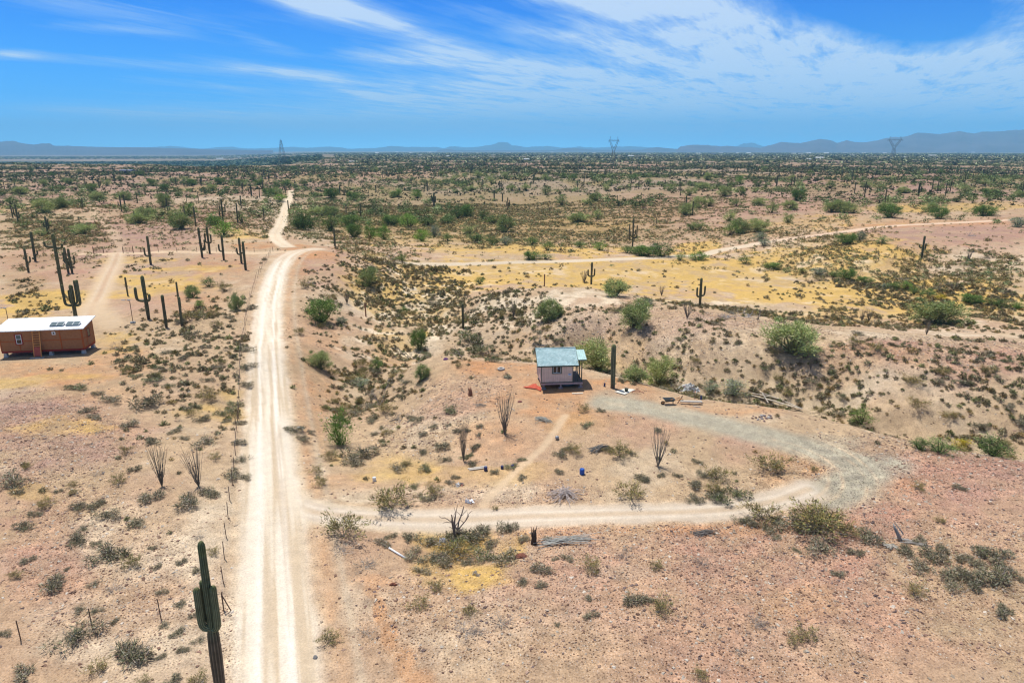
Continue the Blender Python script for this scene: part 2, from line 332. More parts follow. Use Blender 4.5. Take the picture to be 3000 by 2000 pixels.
def ground_material():
    m = bpy.data.materials.new('desert_ground'); m.use_nodes = True; t = m.node_tree; p = t.nodes['Principled BSDF']
    p.inputs['Roughness'].default_value = 0.95; p.inputs['Specular IOR Level'].default_value = 0.08
    a = N(t, 'ShaderNodeAttribute'); a.attribute_name = 'Col'
    k = N(t, 'ShaderNodeAttribute'); k.attribute_name = 'Stone'
    g = N(t, 'ShaderNodeNewGeometry')
    def noi(s, d=5, r=.6):
        n = N(t, 'ShaderNodeTexNoise'); n.inputs['Scale'].default_value = s; n.inputs['Detail'].default_value = d; n.inputs['Roughness'].default_value = r
        t.links.new(g.outputs['Position'], n.inputs['Vector']); return n.outputs[0]
    def vor(s):
        n = N(t, 'ShaderNodeTexVoronoi'); n.inputs['Scale'].default_value = s; t.links.new(g.outputs['Position'], n.inputs['Vector']); return n
    fine = noi(9, 6, .7); med = noi(1.3, 5, .6); peb = vor(5.5); peb2 = vor(13)
    c = mixc(t, mth(t, 'MULTIPLY_ADD', k.outputs['Fac'], .9, .22, clamp=True), a.outputs['Color'], ramp(t, med, [(0.28, (.72, .71, .73)), (0.72, (1.24, 1.22, 1.18))]), 'MULTIPLY')
    c = mixc(t, mth(t, 'MULTIPLY_ADD', k.outputs['Fac'], .8, .28, clamp=True), c, ramp(t, fine, [(0.32, (.52, .49, .46)), (0.5, (1, 1, 1)), (0.68, (1.5, 1.48, 1.44))]), 'MULTIPLY')
    # stones: dark varnished and pale ones
    sepc = N(t, 'ShaderNodeSeparateColor'); t.links.new(peb.outputs['Color'], sepc.inputs[0])
    dark = mth(t, 'MULTIPLY', mth(t, 'LESS_THAN', peb.outputs['Distance'], 0.30), mth(t, 'GREATER_THAN', sepc.outputs[0], 0.40))
    dark = mth(t, 'MULTIPLY', dark, k.outputs['Fac'])
    c = mixc(t, mth(t, 'MULTIPLY', dark, 0.9), c, mixc(t, 1.0, a.outputs['Color'], (.33, .27, .27), 'MULTIPLY'))
    sep2 = N(t, 'ShaderNodeSeparateColor'); t.links.new(peb2.outputs['Color'], sep2.inputs[0])
    lite = mth(t, 'MULTIPLY', mth(t, 'LESS_THAN', peb2.outputs['Distance'], 0.33), mth(t, 'GREATER_THAN', sep2.outputs[1], 0.80))
    c = mixc(t, mth(t, 'MULTIPLY', lite, mth(t, 'MULTIPLY', k.outputs['Fac'], .8)), c, (.55, .50, .44))
    t.links.new(c, p.inputs['Base Color'])
    hh = mth(t, 'ADD', mth(t, 'MULTIPLY', fine, .6), mth(t, 'MULTIPLY', mth(t, 'SUBTRACT', 0.4, peb.outputs['Distance'], clamp=True), mth(t, 'MULTIPLY', k.outputs['Fac'], 1.2)))
    b = N(t, 'ShaderNodeBump'); b.inputs['Strength'].default_value = .85; b.inputs['Distance'].default_value = .13
    t.links.new(hh, b.inputs['Height']); t.links.new(b.outputs[0], p.inputs['Normal'])
    return m
GROUND_MAT = ground_material()

# ------------------------------------------------------------------ mesh helpers
def set_attr(me, name, arr, typ='FLOAT_COLOR'):
    at = me.attributes.new(name, typ, 'POINT')
    if typ == 'FLOAT_COLOR':
        c = np.ones((len(me.vertices), 4), np.float32); c[:, :3] = arr; at.data.foreach_set('color', c.ravel())
    else: at.data.foreach_set('value', np.asarray(arr, np.float32))
def raw_mesh(name, V, Fc, C=None, mat=None, smooth=False):
    me = bpy.data.meshes.new(name); V = np.asarray(V, np.float32); Fc = np.asarray(Fc, np.int32); k = Fc.shape[1]
    me.vertices.add(len(V)); me.vertices.foreach_set('co', V.ravel())
    me.loops.add(Fc.size); me.loops.foreach_set('vertex_index', Fc.ravel())
    me.polygons.add(len(Fc)); me.polygons.foreach_set('loop_start', np.arange(0, Fc.size, k, dtype=np.int32))
    me.polygons.foreach_set('use_smooth', np.full(len(Fc), smooth)); me.update(calc_edges=True)
    if C is not None: set_attr(me, 'Col', C)
    if mat: me.materials.append(mat)
    return me
def link(name, me, parent=None, loc=None):
    o = bpy.data.objects.new(name, me); COL.objects.link(o)
    if parent: o.parent = parent
    if loc is not None: o.location = loc
    return o
def tag(o, label=None, cat=None, group=None, kind=None):
    if label: o['label'] = label
    if cat: o['category'] = cat
    if group: o['group'] = group
    if kind: o['kind'] = kind
    return o
def thing(name, loc, label, cat, rz=0.0, group=None):
    o = bpy.data.objects.new(name, None); COL.objects.link(o); o.location = loc; o.rotation_euler = (0, 0, rz); o.empty_display_size = .3
    return tag(o, label, cat, group)
class MB:
    """collects boxes, bars and tubes into one mesh"""
    def __init__(s): s.v = []; s.f = []; s.sm = []
    def add(s, vs, fs, smooth=False):
        n = len(s.v); s.v += [tuple(v) for v in vs]; s.f += [tuple(i + n for i in f) for f in fs]; s.sm += [smooth] * len(fs); return s
    def box(s, x0, y0, z0, x1, y1, z1):
        return s.add([(x0, y0, z0), (x1, y0, z0), (x1, y1, z0), (x0, y1, z0), (x0, y0, z1), (x1, y0, z1), (x1, y1, z1), (x0, y1, z1)],
                     [(0, 3, 2, 1), (4, 5, 6, 7), (0, 1, 5, 4), (1, 2, 6, 5), (2, 3, 7, 6), (3, 0, 4, 7)])
    def bar(s, p, q, w, h=None):
        p, q = Vector(p), Vector(q); d = (q - p).normalized(); h = h or w
        up = Vector((0, 0, 1)) if abs(d.z) < .95 else Vector((1, 0, 0)); a = d.cross(up).normalized() * w / 2; b = a.cross(d).normalized() * h / 2
        vs = [p - a - b, p + a - b, p + a + b, p - a + b, q - a - b, q + a - b, q + a + b, q - a + b]
        return s.add(vs, [(0, 3, 2, 1), (4, 5, 6, 7), (0, 1, 5, 4), (1, 2, 6, 5), (2, 3, 7, 6), (3, 0, 4, 7)])
    def tube(s, pts, rad, n=8, cap=True, smooth=True):
        pts = [Vector(p) for p in pts]; rad = rad if hasattr(rad, '__len__') else [rad] * len(pts); vs = []; fs = []
        up = None
        for i, p in enumerate(pts):
            d = (pts[min(i + 1, len(pts) - 1)] - pts[max(i - 1, 0)]).normalized()
            if up is None: up = Vector((0, 0, 1)) if abs(d.z) < .9 else Vector((1, 0, 0))
            a = d.cross(up).normalized(); b = a.cross(d).normalized(); up = b
            for k in range(n):
                t = 2 * math.pi * k / n; vs.append(p + (a * math.cos(t) + b * math.sin(t)) * rad[i])
        for i in range(len(pts) - 1):
            for k in range(n): fs.append((i * n + k, i * n + (k + 1) % n, (i + 1) * n + (k + 1) % n, (i + 1) * n + k))
        if cap: fs += [tuple(range(n))[::-1], tuple((len(pts) - 1) * n + k for k in range(n))]
        return s.add(vs, fs, smooth)
    def lathe(s, prof, n=20, c=(0, 0, 0), sx=1, sy=1):
        vs = []; fs = []
        for r, z in prof:
            for k in range(n):
                t = 2 * math.pi * k / n; vs.append((c[0] + r * math.cos(t) * sx, c[1] + r * math.sin(t) * sy, c[2] + z))
        for i in range(len(prof) - 1):
            for k in range(n): fs.append((i * n + k, i * n + (k + 1) % n, (i + 1) * n + (k + 1) % n, (i + 1) * n + k))
        return s.add(vs, fs, True)
    def build(s, name, mat, parent=None, bevel=0, loc=None):
        me = bpy.data.meshes.new(name); me.from_pydata([tuple(v) for v in s.v], [], s.f); me.polygons.foreach_set('use_smooth', s.sm); me.update(); me.materials.append(mat)
        o = link(name, me, parent, loc)
        if bevel:
            m = o.modifiers.new('bevel', 'BEVEL'); m.width = bevel; m.segments = 2; m.limit_method = 'ANGLE'
        return o

# ------------------------------------------------------------------ soil colours (albedo of the soil itself)
TAN = np.array((.45, .33, .215)); PINK = np.array((.37, .21, .155)); ORANGE = np.array((.46, .25, .13)); YELL = np.array((.54, .36, .11))
PALE = np.array((.57, .475, .36)); ROADC = np.array((.69, .61, .51)); GRAV = np.array((.36, .335, .265)); BRUSH = np.array((.27, .19, .085)); FARG = np.array((.175, .150, .110))
MAUVE = np.array((.315, .210, .178)); RED = np.array((.42, .13, .07)); CREAM = np.array((.57, .43, .295))
B_PINK = Blobs('''2500 1800 700 350 .75;2800 1450 400 160 .95;1900 1750 500 200 .55;1650 1560 250 60 .5;2100 1600 300 70 .8;2200 1330 120 50 .6;1850 1290 150 60 .6;2700 1050 350 40 .8;2900 1070 160 60 .9;2000 960 300 40 .45;1800 970 200 40 .4
2750 700 350 40 .9;2950 690 200 50 .9;2500 600 700 80 1.1;2900 560 500 70 1.1;2400 540 700 60 1.0;300 700 260 60 .95;480 640 260 50 .9;330 610 200 30 .95;100 780 160 60 .8;620 790 150 40 .7;930 800 90 50 .7;900 760 90 30 .8;960 745 80 20 .9
150 1270 260 120 .7;60 1500 160 120 .7;100 1680 160 130 .65;330 1240 150 60 .55;560 1120 200 60 .25;500 830 120 60 .5;460 900 160 50 .5;1350 1190 150 50 .5;1500 1180 120 60 .3;1900 530 900 30 .5;400 1430 180 60 .35;1050 1560 90 60 .3;1750 1700 200 120 .6''')
B_MAUVE = Blobs('''200 1330 200 60 .6;60 1200 120 60 .5;330 760 220 30 .5;2750 690 300 30 .5;400 690 240 35 .6;2700 580 500 40 .5;2930 1480 200 80 .35;2200 640 300 30 .4;450 810 90 30 .4''')
B_ORANGE = Blobs('''1650 1180 260 60 .85 1;1450 1080 170 30 .8 1;1800 1150 160 40 .8 1;2100 1200 250 30 .6 1;1600 1110 150 40 .6 1;880 745 60 22 1;920 760 70 20 .9;860 800 40 30 .6;230 1110 160 50 .8;120 1085 170 30 .8;330 1060 120 60 .6;900 1200 50 120 .65 -1;900 1050 50 90 .5;940 980 60 60 .5 -1;930 1120 60 80 .5 -2
1085 1725 22 30 .5;1112 1790 20 45 .7;1140 1870 24 50 .8;1185 1950 34 50 .8;1230 2010 50 40 .7;1100 1690 50 20 .4;1000 1400 120 40 .4;2330 1390 110 60 .75;2000 1545 500 25 .55;1600 1560 300 18 .5;930 1430 60 50 .5;640 800 110 40 .5;560 880 100 50 .5;1450 1300 150 60 .45;1630 1240 80 60 .7;2700 660 300 12 .7;2950 505 200 12 .9;300 1150 200 40 .35;2600 1440 150 30 .4;760 730 90 14 .9;1750 490 90 8 .9''')
B_YELL = Blobs(warp=.75, text='''1900 810 650 55 1 -4.5;2400 860 450 45 1 -4.8;1400 800 300 40 .9 -4.5;2750 880 350 50 .95 -5;1250 850 160 50 .7 -4.5;1600 775 500 18 .8 -4;2400 930 500 35 .45 -4.5;2300 790 400 40 1 -4.8;1500 730 350 25 .8 -4.5;2050 730 80 20 .8 -4;1300 700 300 30 .5 -5
1150 850 110 40 .85 -3.5;1080 870 90 60 .6 -3;1180 930 90 40 .6 -4.5;1250 900 90 60 .5 -4.5;1150 1000 90 40 .5 -4.5;690 1220 60 45 1 -1.4;640 1205 60 25 .8 -1;600 1195 90 14 .5;130 880 140 30 .9;60 930 120 30 .8;420 830 160 14 .8;520 850 120 16 .8;400 870 130 14 .7;400 770 110 12 .6;560 800 120 12 .8
340 1000 80 30 .6;180 1260 130 35 .55;40 1120 110 18 .6;230 1110 110 14 .5;100 1440 60 20 .6;1350 1600 110 60 .75 -1;1400 1680 120 50 .75 -.5;1300 1640 100 50 .55;1500 1590 60 40 .5;1280 1370 200 20 .3;1700 1280 110 30 .12;1150 1330 140 50 .45;1500 1390 250 30 .2;2350 1790 120 60 .08
2500 740 200 40 .5 -2;2550 800 200 40 .6 -3.5;1350 650 300 25 .6 -5.5;1700 660 200 30 .5 -4;2350 650 200 20 .5;2800 615 300 10 .8;100 600 250 12 .7;1100 520 250 10 .8 -3;600 540 200 8 .5;2900 840 200 30 .5;260 900 60 30 .3;700 690 80 20 .5;1230 980 40 14 .9 -4.5;2450 1110 300 50 .12 -2;1750 1050 160 30 .3 -3''')
B_WHITE = Blobs(warp=.9, text='''1180 900 170 110 .9 -4;1120 1000 110 70 .8 -4.4;1400 930 150 70 .7 -2.5;1250 960 120 60 .8 -5;2080 880 160 14 .7 -4;1650 880 200 30 .5;1300 830 200 20 .5 -4;2800 930 250 30 .5 -4;2450 800 200 20 .4 -4;1500 700 400 20 .5 -5;1200 600 300 20 .4 -5;2300 800 300 30 .3 -4;2200 900 200 20 .6 -4;1700 790 500 12 .3 -4''')
B_PALE = Blobs('''1250 950 170 80 .8 -4.5;1400 930 170 60 .6 -2.5;1650 900 160 40 .5;1200 870 160 60 .5 -4;2150 900 250 30 .55 -4;2900 980 300 50 .6 -2;2900 780 200 50 .5 -2;2500 1000 500 40 .45;2000 980 200 40 .5;1000 850 120 40 .4;740 620 120 60 .7;640 600 200 30 .6;850 650 50 60 .7;2350 1130 500 60 .6 -3;1750 1000 200 50 .6 -2;2800 1160 250 70 .5 -3
1300 1440 300 30 .6;1050 1440 110 30 .7;600 1700 160 300 .5;400 1600 200 150 .45;350 1850 300 120 .4;900 1350 60 70 .6;900 1900 90 120 .35;1800 1690 120 30 .5;1750 1850 200 60 .15;2350 1900 200 60 .35;700 600 200 30 .5;950 1500 110 30 .8;900 1478 80 40 .95;2350 690 250 20 .3;1400 500 600 14 .3;2000 1080 250 50 .35 -3;930 500 40 8 .8;430 470 200 4 .4 -30''')
B_BRUSH = Blobs('''1350 620 560 60 .9 -5.5;1150 660 350 50 .85 -5;1600 690 450 36 .7 -5;1000 570 450 30 .8 -5;1300 545 500 16 .6 -5;700 530 350 14 .6;2150 690 150 25 .35 -3;80 690 160 50 .45 -1.5;50 850 80 60 .35;1350 890 200 30 .25 -3;1850 640 250 40 .45 -4;100 760 120 20 .3;2200 520 800 14 .3;1500 540 500 10 .35''')
B_STONE = Blobs('''2300 1750 900 330 1;2700 1400 450 120 .9;1400 1800 350 200 .7;100 1300 250 150 .8;200 1700 300 300 .65;2000 970 500 60 .5;2800 1040 400 60 .7;1250 1270 180 90 .8 -1;1500 1450 300 30 .6;1650 1600 300 80 .9;650 1880 60 150 .6;1350 1170 150 60 .6''')

def soil(x, y, z):
    n = len(x); r = np.hypot(x, y); c = np.tile(TAN, (n, 1)).astype(float)
    f1 = fbm(x / 17, y / 17, 4, 101); f2 = fbm(x / 4.5, y / 4.5, 4, 103); f3 = fbm(x / 60, y / 60, 3, 107); f4 = fbm(x / 1.4, y / 1.4, 3, 109)
    def mx(col, m):
        nonlocal c
        m = np.clip(m, 0, 1)[:, None]; c = c * (1 - m) + np.asarray(col) * m
    mid = 1 - sstep(400, 900, r)
    mx(PINK, 0.35 * sstep(-.1, .5, f1)); mx(PALE, 0.4 * sstep(.05, .5, f2))
    def br(m): return np.clip(m * (0.72 + 0.9 * f2 + 0.4 * f4), 0, 1)
    mx(PALE, br(B_PALE(x, y))); mx(PINK, br(B_PINK(x, y)) * .92); mx(MAUVE, br(B_MAUVE(x, y)))
    mx(ORANGE, br(B_ORANGE(x, y)))
    yy = B_YELL(x, y); mx(YELL, np.clip(yy * (.95 + 0.9 * f2 + .5 * f1 + .4 * f4), 0, .88))
    mx(CREAM, 0.6 * sstep(.25, .55, f2 - .2 * f1) * yy); mx((.66, .56, .43), B_WHITE(x, y) * sstep(-.05, .35, f2 + .5 * f4))
    mx(BRUSH, np.clip(B_BRUSH(x, y) * (0.95 + 1.0 * f2 + .5 * f4), 0, 1))
    # far desert
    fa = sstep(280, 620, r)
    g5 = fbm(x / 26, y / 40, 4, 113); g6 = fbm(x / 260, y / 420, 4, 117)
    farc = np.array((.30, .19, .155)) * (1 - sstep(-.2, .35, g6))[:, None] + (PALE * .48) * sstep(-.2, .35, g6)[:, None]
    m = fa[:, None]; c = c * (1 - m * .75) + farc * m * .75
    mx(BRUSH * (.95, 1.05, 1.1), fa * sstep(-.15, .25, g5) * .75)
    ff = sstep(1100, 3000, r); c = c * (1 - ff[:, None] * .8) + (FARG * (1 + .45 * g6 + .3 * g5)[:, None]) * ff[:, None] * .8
    az = x / np.maximum(y, 1)
    riv = sstep(-.24, -.36, az) * sstep(1500, 1900, y) * (1 - sstep(3600, 4600, y + 500 * g6)); mx((.045, .075, .05), riv * .9)
    mx((.26, .21, .19), sstep(-.25, -.4, az) * sstep(4300, 5000, y) * sstep(-.1, .3, fbm(x / 1500, y / 900, 3, 131)) * .8)
    stone = np.clip(0.25 + B_STONE(x, y), 0, 1) * (1 - yy * .8) + .2
    near = r < 720; xn, yn = x[near], y[near]; cn = c[near]; sn = stone[near]
    def mn(col, m):
        nonlocal cn
        m = np.clip(m, 0, 1)[:, None]; cn = cn * (1 - m) + np.asarray(col) * m
    g1 = fbm(xn / 1.6, yn / 1.6, 4, 121); gl = fbm(xn / 5, yn / 5, 3, 125)
    masks = {}
    for nm, col, amt, sf in (('old_track', CREAM * .9, .55, 1.5), ('cross_track', CREAM * 1.04, .92, .9), ('ranch_drive', CREAM * .98, .9, 1.3), ('ranch_spur', CREAM * .95, .7, 1.5), ('far_road', PALE * 1.12, 1, .5), ('dirt_track', PALE * 1.12, 1, .9),
                             ('gravel_drive', GRAV, .95, 1.3), ('driveway', np.array((.55, .46, .37)), .95, .55), ('dirt_road', ROADC, 1, .85), ('footpath', CREAM, .75, .35)):
        m, d, s = rmask(xn, yn, nm, sf); dd, _ = road_dist(xn, yn, nm)
        masks[nm] = m
        hw = ROADS[nm][1]
        if nm == 'dirt_road':
            # graded shoulders: pale spill and an orange windrow
            dw = np.maximum(masks['driveway'], np.clip(Blobs('''905 1482 85 36 1;880 1460 50 50 .9;880 1510 50 40 .9''')(xn, yn), 0, 1)); mn(PALE * 1.03, dw * .85 * (dd < 9) * (masks['driveway'] < .99)); sh = (1 - sstep(hw + .3, hw + 3.2, dd)) * (1 - dw); mn(CREAM * .95, sh * np.clip(.45 + .7 * g1 + .15 * (s > 0), 0, 1)); mn(ORANGE * 1.0, (1 - dw) * np.exp(-((dd - hw - 1.3) / .5) ** 2) * .5 * (.6 + g1) * (s > 0))
            mn(PALE * .9, np.exp(-((dd - hw - 2.3) / .3) ** 2) * .5 * (s > 0))
        if nm == 'driveway':
            mn(CREAM, (1 - sstep(hw + .1, hw + 1.0, dd)) * .5)
        if nm == 'far_road':
            mn(ORANGE * .9, np.exp(-((dd - hw - .7) / .5) ** 2) * .55 * (xn > 60))
            mn(PALE, m); mn(np.array((.58, .43, .32)), m * sstep(60, 110, xn)); sn = sn * (1 - m); continue
        mn(col, m * amt)
        rut = 0
        for q in ((.42, .28), (-.42, .28)) if hw > 1.2 else ():
            rut = rut + np.exp(-((dd * np.sign(s) - q[0] * hw) / (q[1] * hw * .55)) ** 2)
        if nm == 'dirt_road':
            st = fbm(dd * s * 2.4 + 7, (xn * .33 - yn * .94) * .05, 3, 127)
            mn(np.array((.77, .72, .66)), m * np.clip(rut, 0, 1) * .65); mn(np.array((.58, .48, .36)), m * (1 - np.clip(rut, 0, 1)) * np.clip(.35 + 1.5 * st, 0, 1)); mn(np.array((.50, .385, .27)), m * sstep(.08, .45, st) * .55)
            mn(CREAM * .92, m * sstep(150, 185, yn) * .55)
        elif nm == 'driveway': mn(np.array((.66, .58, .49)), m * np.clip(rut, 0, 1) * .7); mn(CREAM * .9, m * np.exp(-(dd / .35) ** 2) * .6)
        elif nm == 'gravel_drive': mn(CREAM, m * np.clip(g1 - .1, 0, 1) * .5)
        elif nm == 'ranch_drive': mn(PALE, m * np.clip(rut, 0, 1) * .6); mn(PINK, m * np.exp(-(dd / .5) ** 2) * .35)
        elif nm == 'dirt_track': mn(CREAM, m * np.exp(-(dd / .4) ** 2) * .5)
        sn = sn * (1 - m * (.2 if nm == 'gravel_drive' else .92))
    bg_ = Blobs('''2560 1390 130 42 .9;2480 1430 110 35 .8;2420 1330 120 30 .6;1800 1195 70 18 .6''')(xn, yn); mn(GRAV, bg_ * (.8 + .5 * g1))
    ox, oy = unproj(2410, 1400, .4)
    for k_ in (5.5, 6.6, 8.4, 9.3):                      # turning ruts on the gravel loop
        q = np.abs(np.hypot(xn - ox + 5, (yn - oy - 1) * 1.1) - k_); mn(CREAM * 1.05, np.exp(-(q / .16) ** 2) * .65 * (xn > ox - 2) * (yn < oy + 7) * (.5 + g1))
    c[near] = cn; stone[near] = sn
    c *= np.array((1.0, 1.0, .96)); c *= (1 + (.22 * f4 + .18 * fbm(x / .5, y / .5, 2, 141) * (r < 130)) * mid * np.clip(stone + .15, 0, 1) + .10 * f1)[:, None]
    full = {k: np.zeros(n) for k in masks}
    for k in masks: full[k][near] = masks[k]
    return np.clip(c, .01, .85), stone, full

# ------------------------------------------------------------------ ground sheet
NA = 860; azs = np.linspace(R(-57), R(57), NA)
rs = np.concatenate([np.geomspace(10, 420, 1000), np.geomspace(420, 31500, 370)[1:]])
RR, AA = np.meshgrid(rs, azs, indexing='ij'); gx = (RR * np.sin(AA)).ravel(); gy = (RR * np.cos(AA)).ravel()
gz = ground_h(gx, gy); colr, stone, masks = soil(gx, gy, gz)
NR = len(rs); idx = np.arange(NR * NA).reshape(NR, NA)
quads = np.stack([idx[:-1, :-1], idx[1:, :-1], idx[1:, 1:], idx[:-1, 1:]], -1).reshape(-1, 4)[:, ::-1]
GZ = gz.reshape(NR, NA); P3 = np.stack([gx, gy, gz], 1).reshape(NR, NA, 3)
t1 = np.gradient(P3, axis=0); t2 = np.gradient(P3, axis=1); nrm = np.cross(t2, t1); nrm /= np.linalg.norm(nrm, axis=2, keepdims=True) + 1e-12
nrm *= np.sign(nrm[..., 2:3]); nrm = nrm.reshape(-1, 3)
own = np.zeros(len(quads), int)
def fm(k): return masks[k][quads].mean(1)
GROUPS = [('dirt_road', ['dirt_road']), ('dirt_track', ['dirt_track']), ('driveway', ['driveway']), ('gravel_drive', ['gravel_drive']), ('far_dirt_road', ['far_road']),
          ('ranch_driveway', ['ranch_drive', 'ranch_spur']), ('cross_track', ['cross_track']), ('footpath', ['footpath'])]
for i, (nm, ks) in enumerate(GROUPS):
    for k in ks: own[(fm(k) > .5) & (own == 0)] = i + 1
for i, nm in enumerate(['ground'] + [g[0] for g in GROUPS]):
    q = quads[own == i]; used, inv = np.unique(q, return_inverse=True); q2 = inv.reshape(q.shape)
    me = raw_mesh(nm, P3.reshape(-1, 3)[used], q2, colr[used], GROUND_MAT, True); set_attr(me, 'Stone', stone[used], 'FLOAT')
    me.normals_split_custom_set_from_vertices(nrm[used].astype(np.float32))
    tag(link(nm, me), kind='structure')

# ------------------------------------------------------------------ haze: the air itself, one closed box
hz = MB().box(-52000, -3000, -90, 52000, 32500, 1200); hm = bpy.data.materials.new('desert_air'); hm.use_nodes = True; t = hm.node_tree; t.nodes.clear()
pv = N(t, 'ShaderNodeVolumePrincipled'); pv.inputs['Density'].default_value = 6.8e-5; pv.inputs['Color'].default_value = (.25, .66, 1.0, 1); pv.inputs['Anisotropy'].default_value = 0.0
mo = N(t, 'ShaderNodeOutputMaterial'); t.links.new(pv.outputs[0], mo.inputs['Volume'])
tag(hz.build('haze', hm), kind='stuff')

# ------------------------------------------------------------------ mountains on the horizon
def range_mesh(name, prof, dist, depth, col, seed, amp=.35):
    us = np.array([p[0] for p in prof], float); vs = np.array([p[1] for p in prof], float)
    ug = np.linspace(us[0], us[-1], int((us[-1] - us[0]) / 3)); vg = np.interp(ug, us, vs)
    vg = vg + fbm(ug / 22, ug * 0 + seed, 4, seed) * 2.2 * np.clip((441 - vg) / 14, 0, 1)
    a, b, c = pdir(ug, vg); M_ = 34; V_ = []; 
    s = np.linspace(-1, 1, M_)
    for k, q in enumerate(s):
        dd = dist + q * depth; sc_ = dd / b; X_ = a * sc_; Y_ = np.full_like(X_, dd)
        Zt = CAMZ + c * dist / b; base = -75.0
        w = np.clip(1 - abs(q) ** 1.25, 0, 1); rr = ridged(X_ / (depth * .33), Y_ / (depth * .5), 4, seed)
        Zq = base + (Zt - base) * w * (1 + amp * (rr - .35) * (1 - w) * 1.6)
        V_.append(np.stack([X_, Y_, Zq], 1))
    V_ = np.array(V_); n0, n1_ = V_.shape[:2]; ii = np.arange(n0 * n1_).reshape(n0, n1_)
    q = np.stack([ii[:-1, :-1], ii[:-1, 1:], ii[1:, 1:], ii[1:, :-1]], -1).reshape(-1, 4)
    tag(link(name, raw_mesh(name, V_.reshape(-1, 3), q, None, material(name + '_rock', col, .95, .25, .002), True)), kind='structure')
range_mesh('mountains_east', [(1980, 440), (1995, 428), (2030, 424), (2080, 426), (2150, 429), (2230, 433), (2260, 424), (2290, 415), (2330, 420), (2360, 416), (2405, 406), (2440, 412), (2452, 418), (2480, 411), (2505, 417), (2550, 416), (2600, 404), (2650, 400), (2690, 389), (2720, 391), (2760, 391), (2810, 385), (2850, 390), (2880, 386), (2930, 385), (3000, 378), (3100, 370), (3250, 380), (3400, 400)], 13000, 2600, (.105, .085, .095), 5)
range_mesh('foothills_west', [(-400, 405), (-200, 408), (0, 414), (35, 413), (60, 418), (100, 423), (120, 419), (145, 419), (160, 427), (300, 430), (420, 432), (520, 435), (650, 438), (800, 440.5)], 12000, 2200, (.085, .07, .08), 9)
range_mesh('mountains_far', [(300, 440), (430, 432), (500, 427), (540, 431), (590, 436), (640, 432), (680, 430), (720, 435), (790, 434), (850, 430), (900, 433), (960, 429), (1000, 432), (1020, 436), (1100, 434), (1140, 427), (1190, 431), (1280, 430), (1300, 435), (1320, 428), (1360, 432), (1400, 430), (1440, 424), (1458, 417), (1472, 415), (1488, 418), (1500, 426), (1540, 431), (1600, 428), (1650, 433), (1700, 430), (1740, 433), (1820, 428), (1900, 432), (1990, 436), (2080, 436), (2150, 430), (2180, 420), (2210, 419), (2240, 430), (2400, 438)], 26000, 3800, (.085, .07, .08), 13)
range_mesh('hills_middle', [(1280, 440.5), (1310, 437), (1340, 440.5), (1620, 440), (1660, 434), (1700, 436), (1740, 439), (1880, 439), (1925, 430), (1960, 435), (2000, 437), (2100, 434), (2200, 437), (2300, 441)], 15000, 1500, (.085, .07, .08), 17)

# ------------------------------------------------------------------ vegetation models, as plain arrays (V, F, C)
def unit(a): return a / (np.linalg.norm(a, axis=-1, keepdims=True) + 1e-9)
def leaves(Pt, D, L, Wd, Cc, g):
    n = len(Pt); L = np.broadcast_to(L, n)[:, None]; Wd = np.broadcast_to(Wd, n)[:, None]
    S = unit(np.cross(D, unit(g.normal(size=(n, 3)))))
    V = np.stack([Pt - S * Wd / 2, Pt + S * Wd / 2, Pt + D * L], 1).reshape(-1, 3)
    return V, np.arange(3 * n).reshape(n, 3), np.repeat(Cc, 3, 0)
def vary(col, n, g, v=.28, h=.10):
    return np.clip(np.asarray(col) * (1 + g.normal(size=(n, 1)) * v) * (1 + g.normal(size=(n, 3)) * h), .008, .9)
def stem(pts, rad, col, n=3):
    pts = np.asarray(pts, float); m = len(pts); rad = np.broadcast_to(rad, m); V = []; Fc = []
    for i in range(m):
        d = unit(pts[min(i + 1, m - 1)] - pts[max(i - 1, 0)]); up = np.array((0, 0, 1.)) if abs(d[2]) < .9 else np.array((1., 0, 0))
        a = unit(np.cross(d, up)); b = np.cross(a, d)
        for k in range(n):
            t = 2 * math.pi * k / n; V.append(pts[i] + (a * math.cos(t) + b * math.sin(t)) * rad[i])
    for i in range(m - 1):
        for k in range(n):
            p, q, r_, s_ = i * n + k, i * n + (k + 1) % n, (i + 1) * n + (k + 1) % n, (i + 1) * n + k
            Fc += [(p, q, r_), (p, r_, s_)]
    return np.array(V), np.array(Fc), np.tile(np.asarray(col, float), (len(V), 1))
def cat(parts):
    V, Fc, C, n = [], [], [], 0
    for v, f, c in parts: V.append(v); Fc.append(f + n); C.append(c); n += len(v)
    return np.concatenate(V), np.concatenate(Fc), np.concatenate(C)
def branchy(g, n0, length, spread, rad, col, levels=2, wob=.15, droop=0.0, up=.9, nside=3, start=(0, 0, 0)):
    out = []; tips = []
    def grow(p, d, L, r, lev):
        pts = [p]; q = p.copy(); dd = d.copy()
        for k in range(4):
            dd = unit(dd + g.normal(size=3) * wob + np.array((0, 0, -droop))); q = q + dd * L / 4; q[2] = max(q[2], .01); pts.append(q.copy())
        out.append(stem(pts, np.linspace(r, r * .5, 5), col, nside)); tips.append(pts[-1]); tips.append(pts[-2])
        if lev > 0:
            for k in range(2 + (g.random() < .5)):
                j = g.integers(1, 5); nd = unit(dd + g.normal(size=3) * .7 + np.array((0, 0, .15))); grow(pts[j], nd, L * .62, r * .58, lev - 1)
    for i in range(n0):
        t = 2 * math.pi * (i + g.random() * .6) / n0; d = unit(np.array((math.cos(t) * spread, math.sin(t) * spread, up * (0.7 + .6 * g.random()))))
        grow(np.array(start, float) + d * .02, d, length * (.7 + .5 * g.random()), rad, levels)
    return cat(out), np.array(tips)

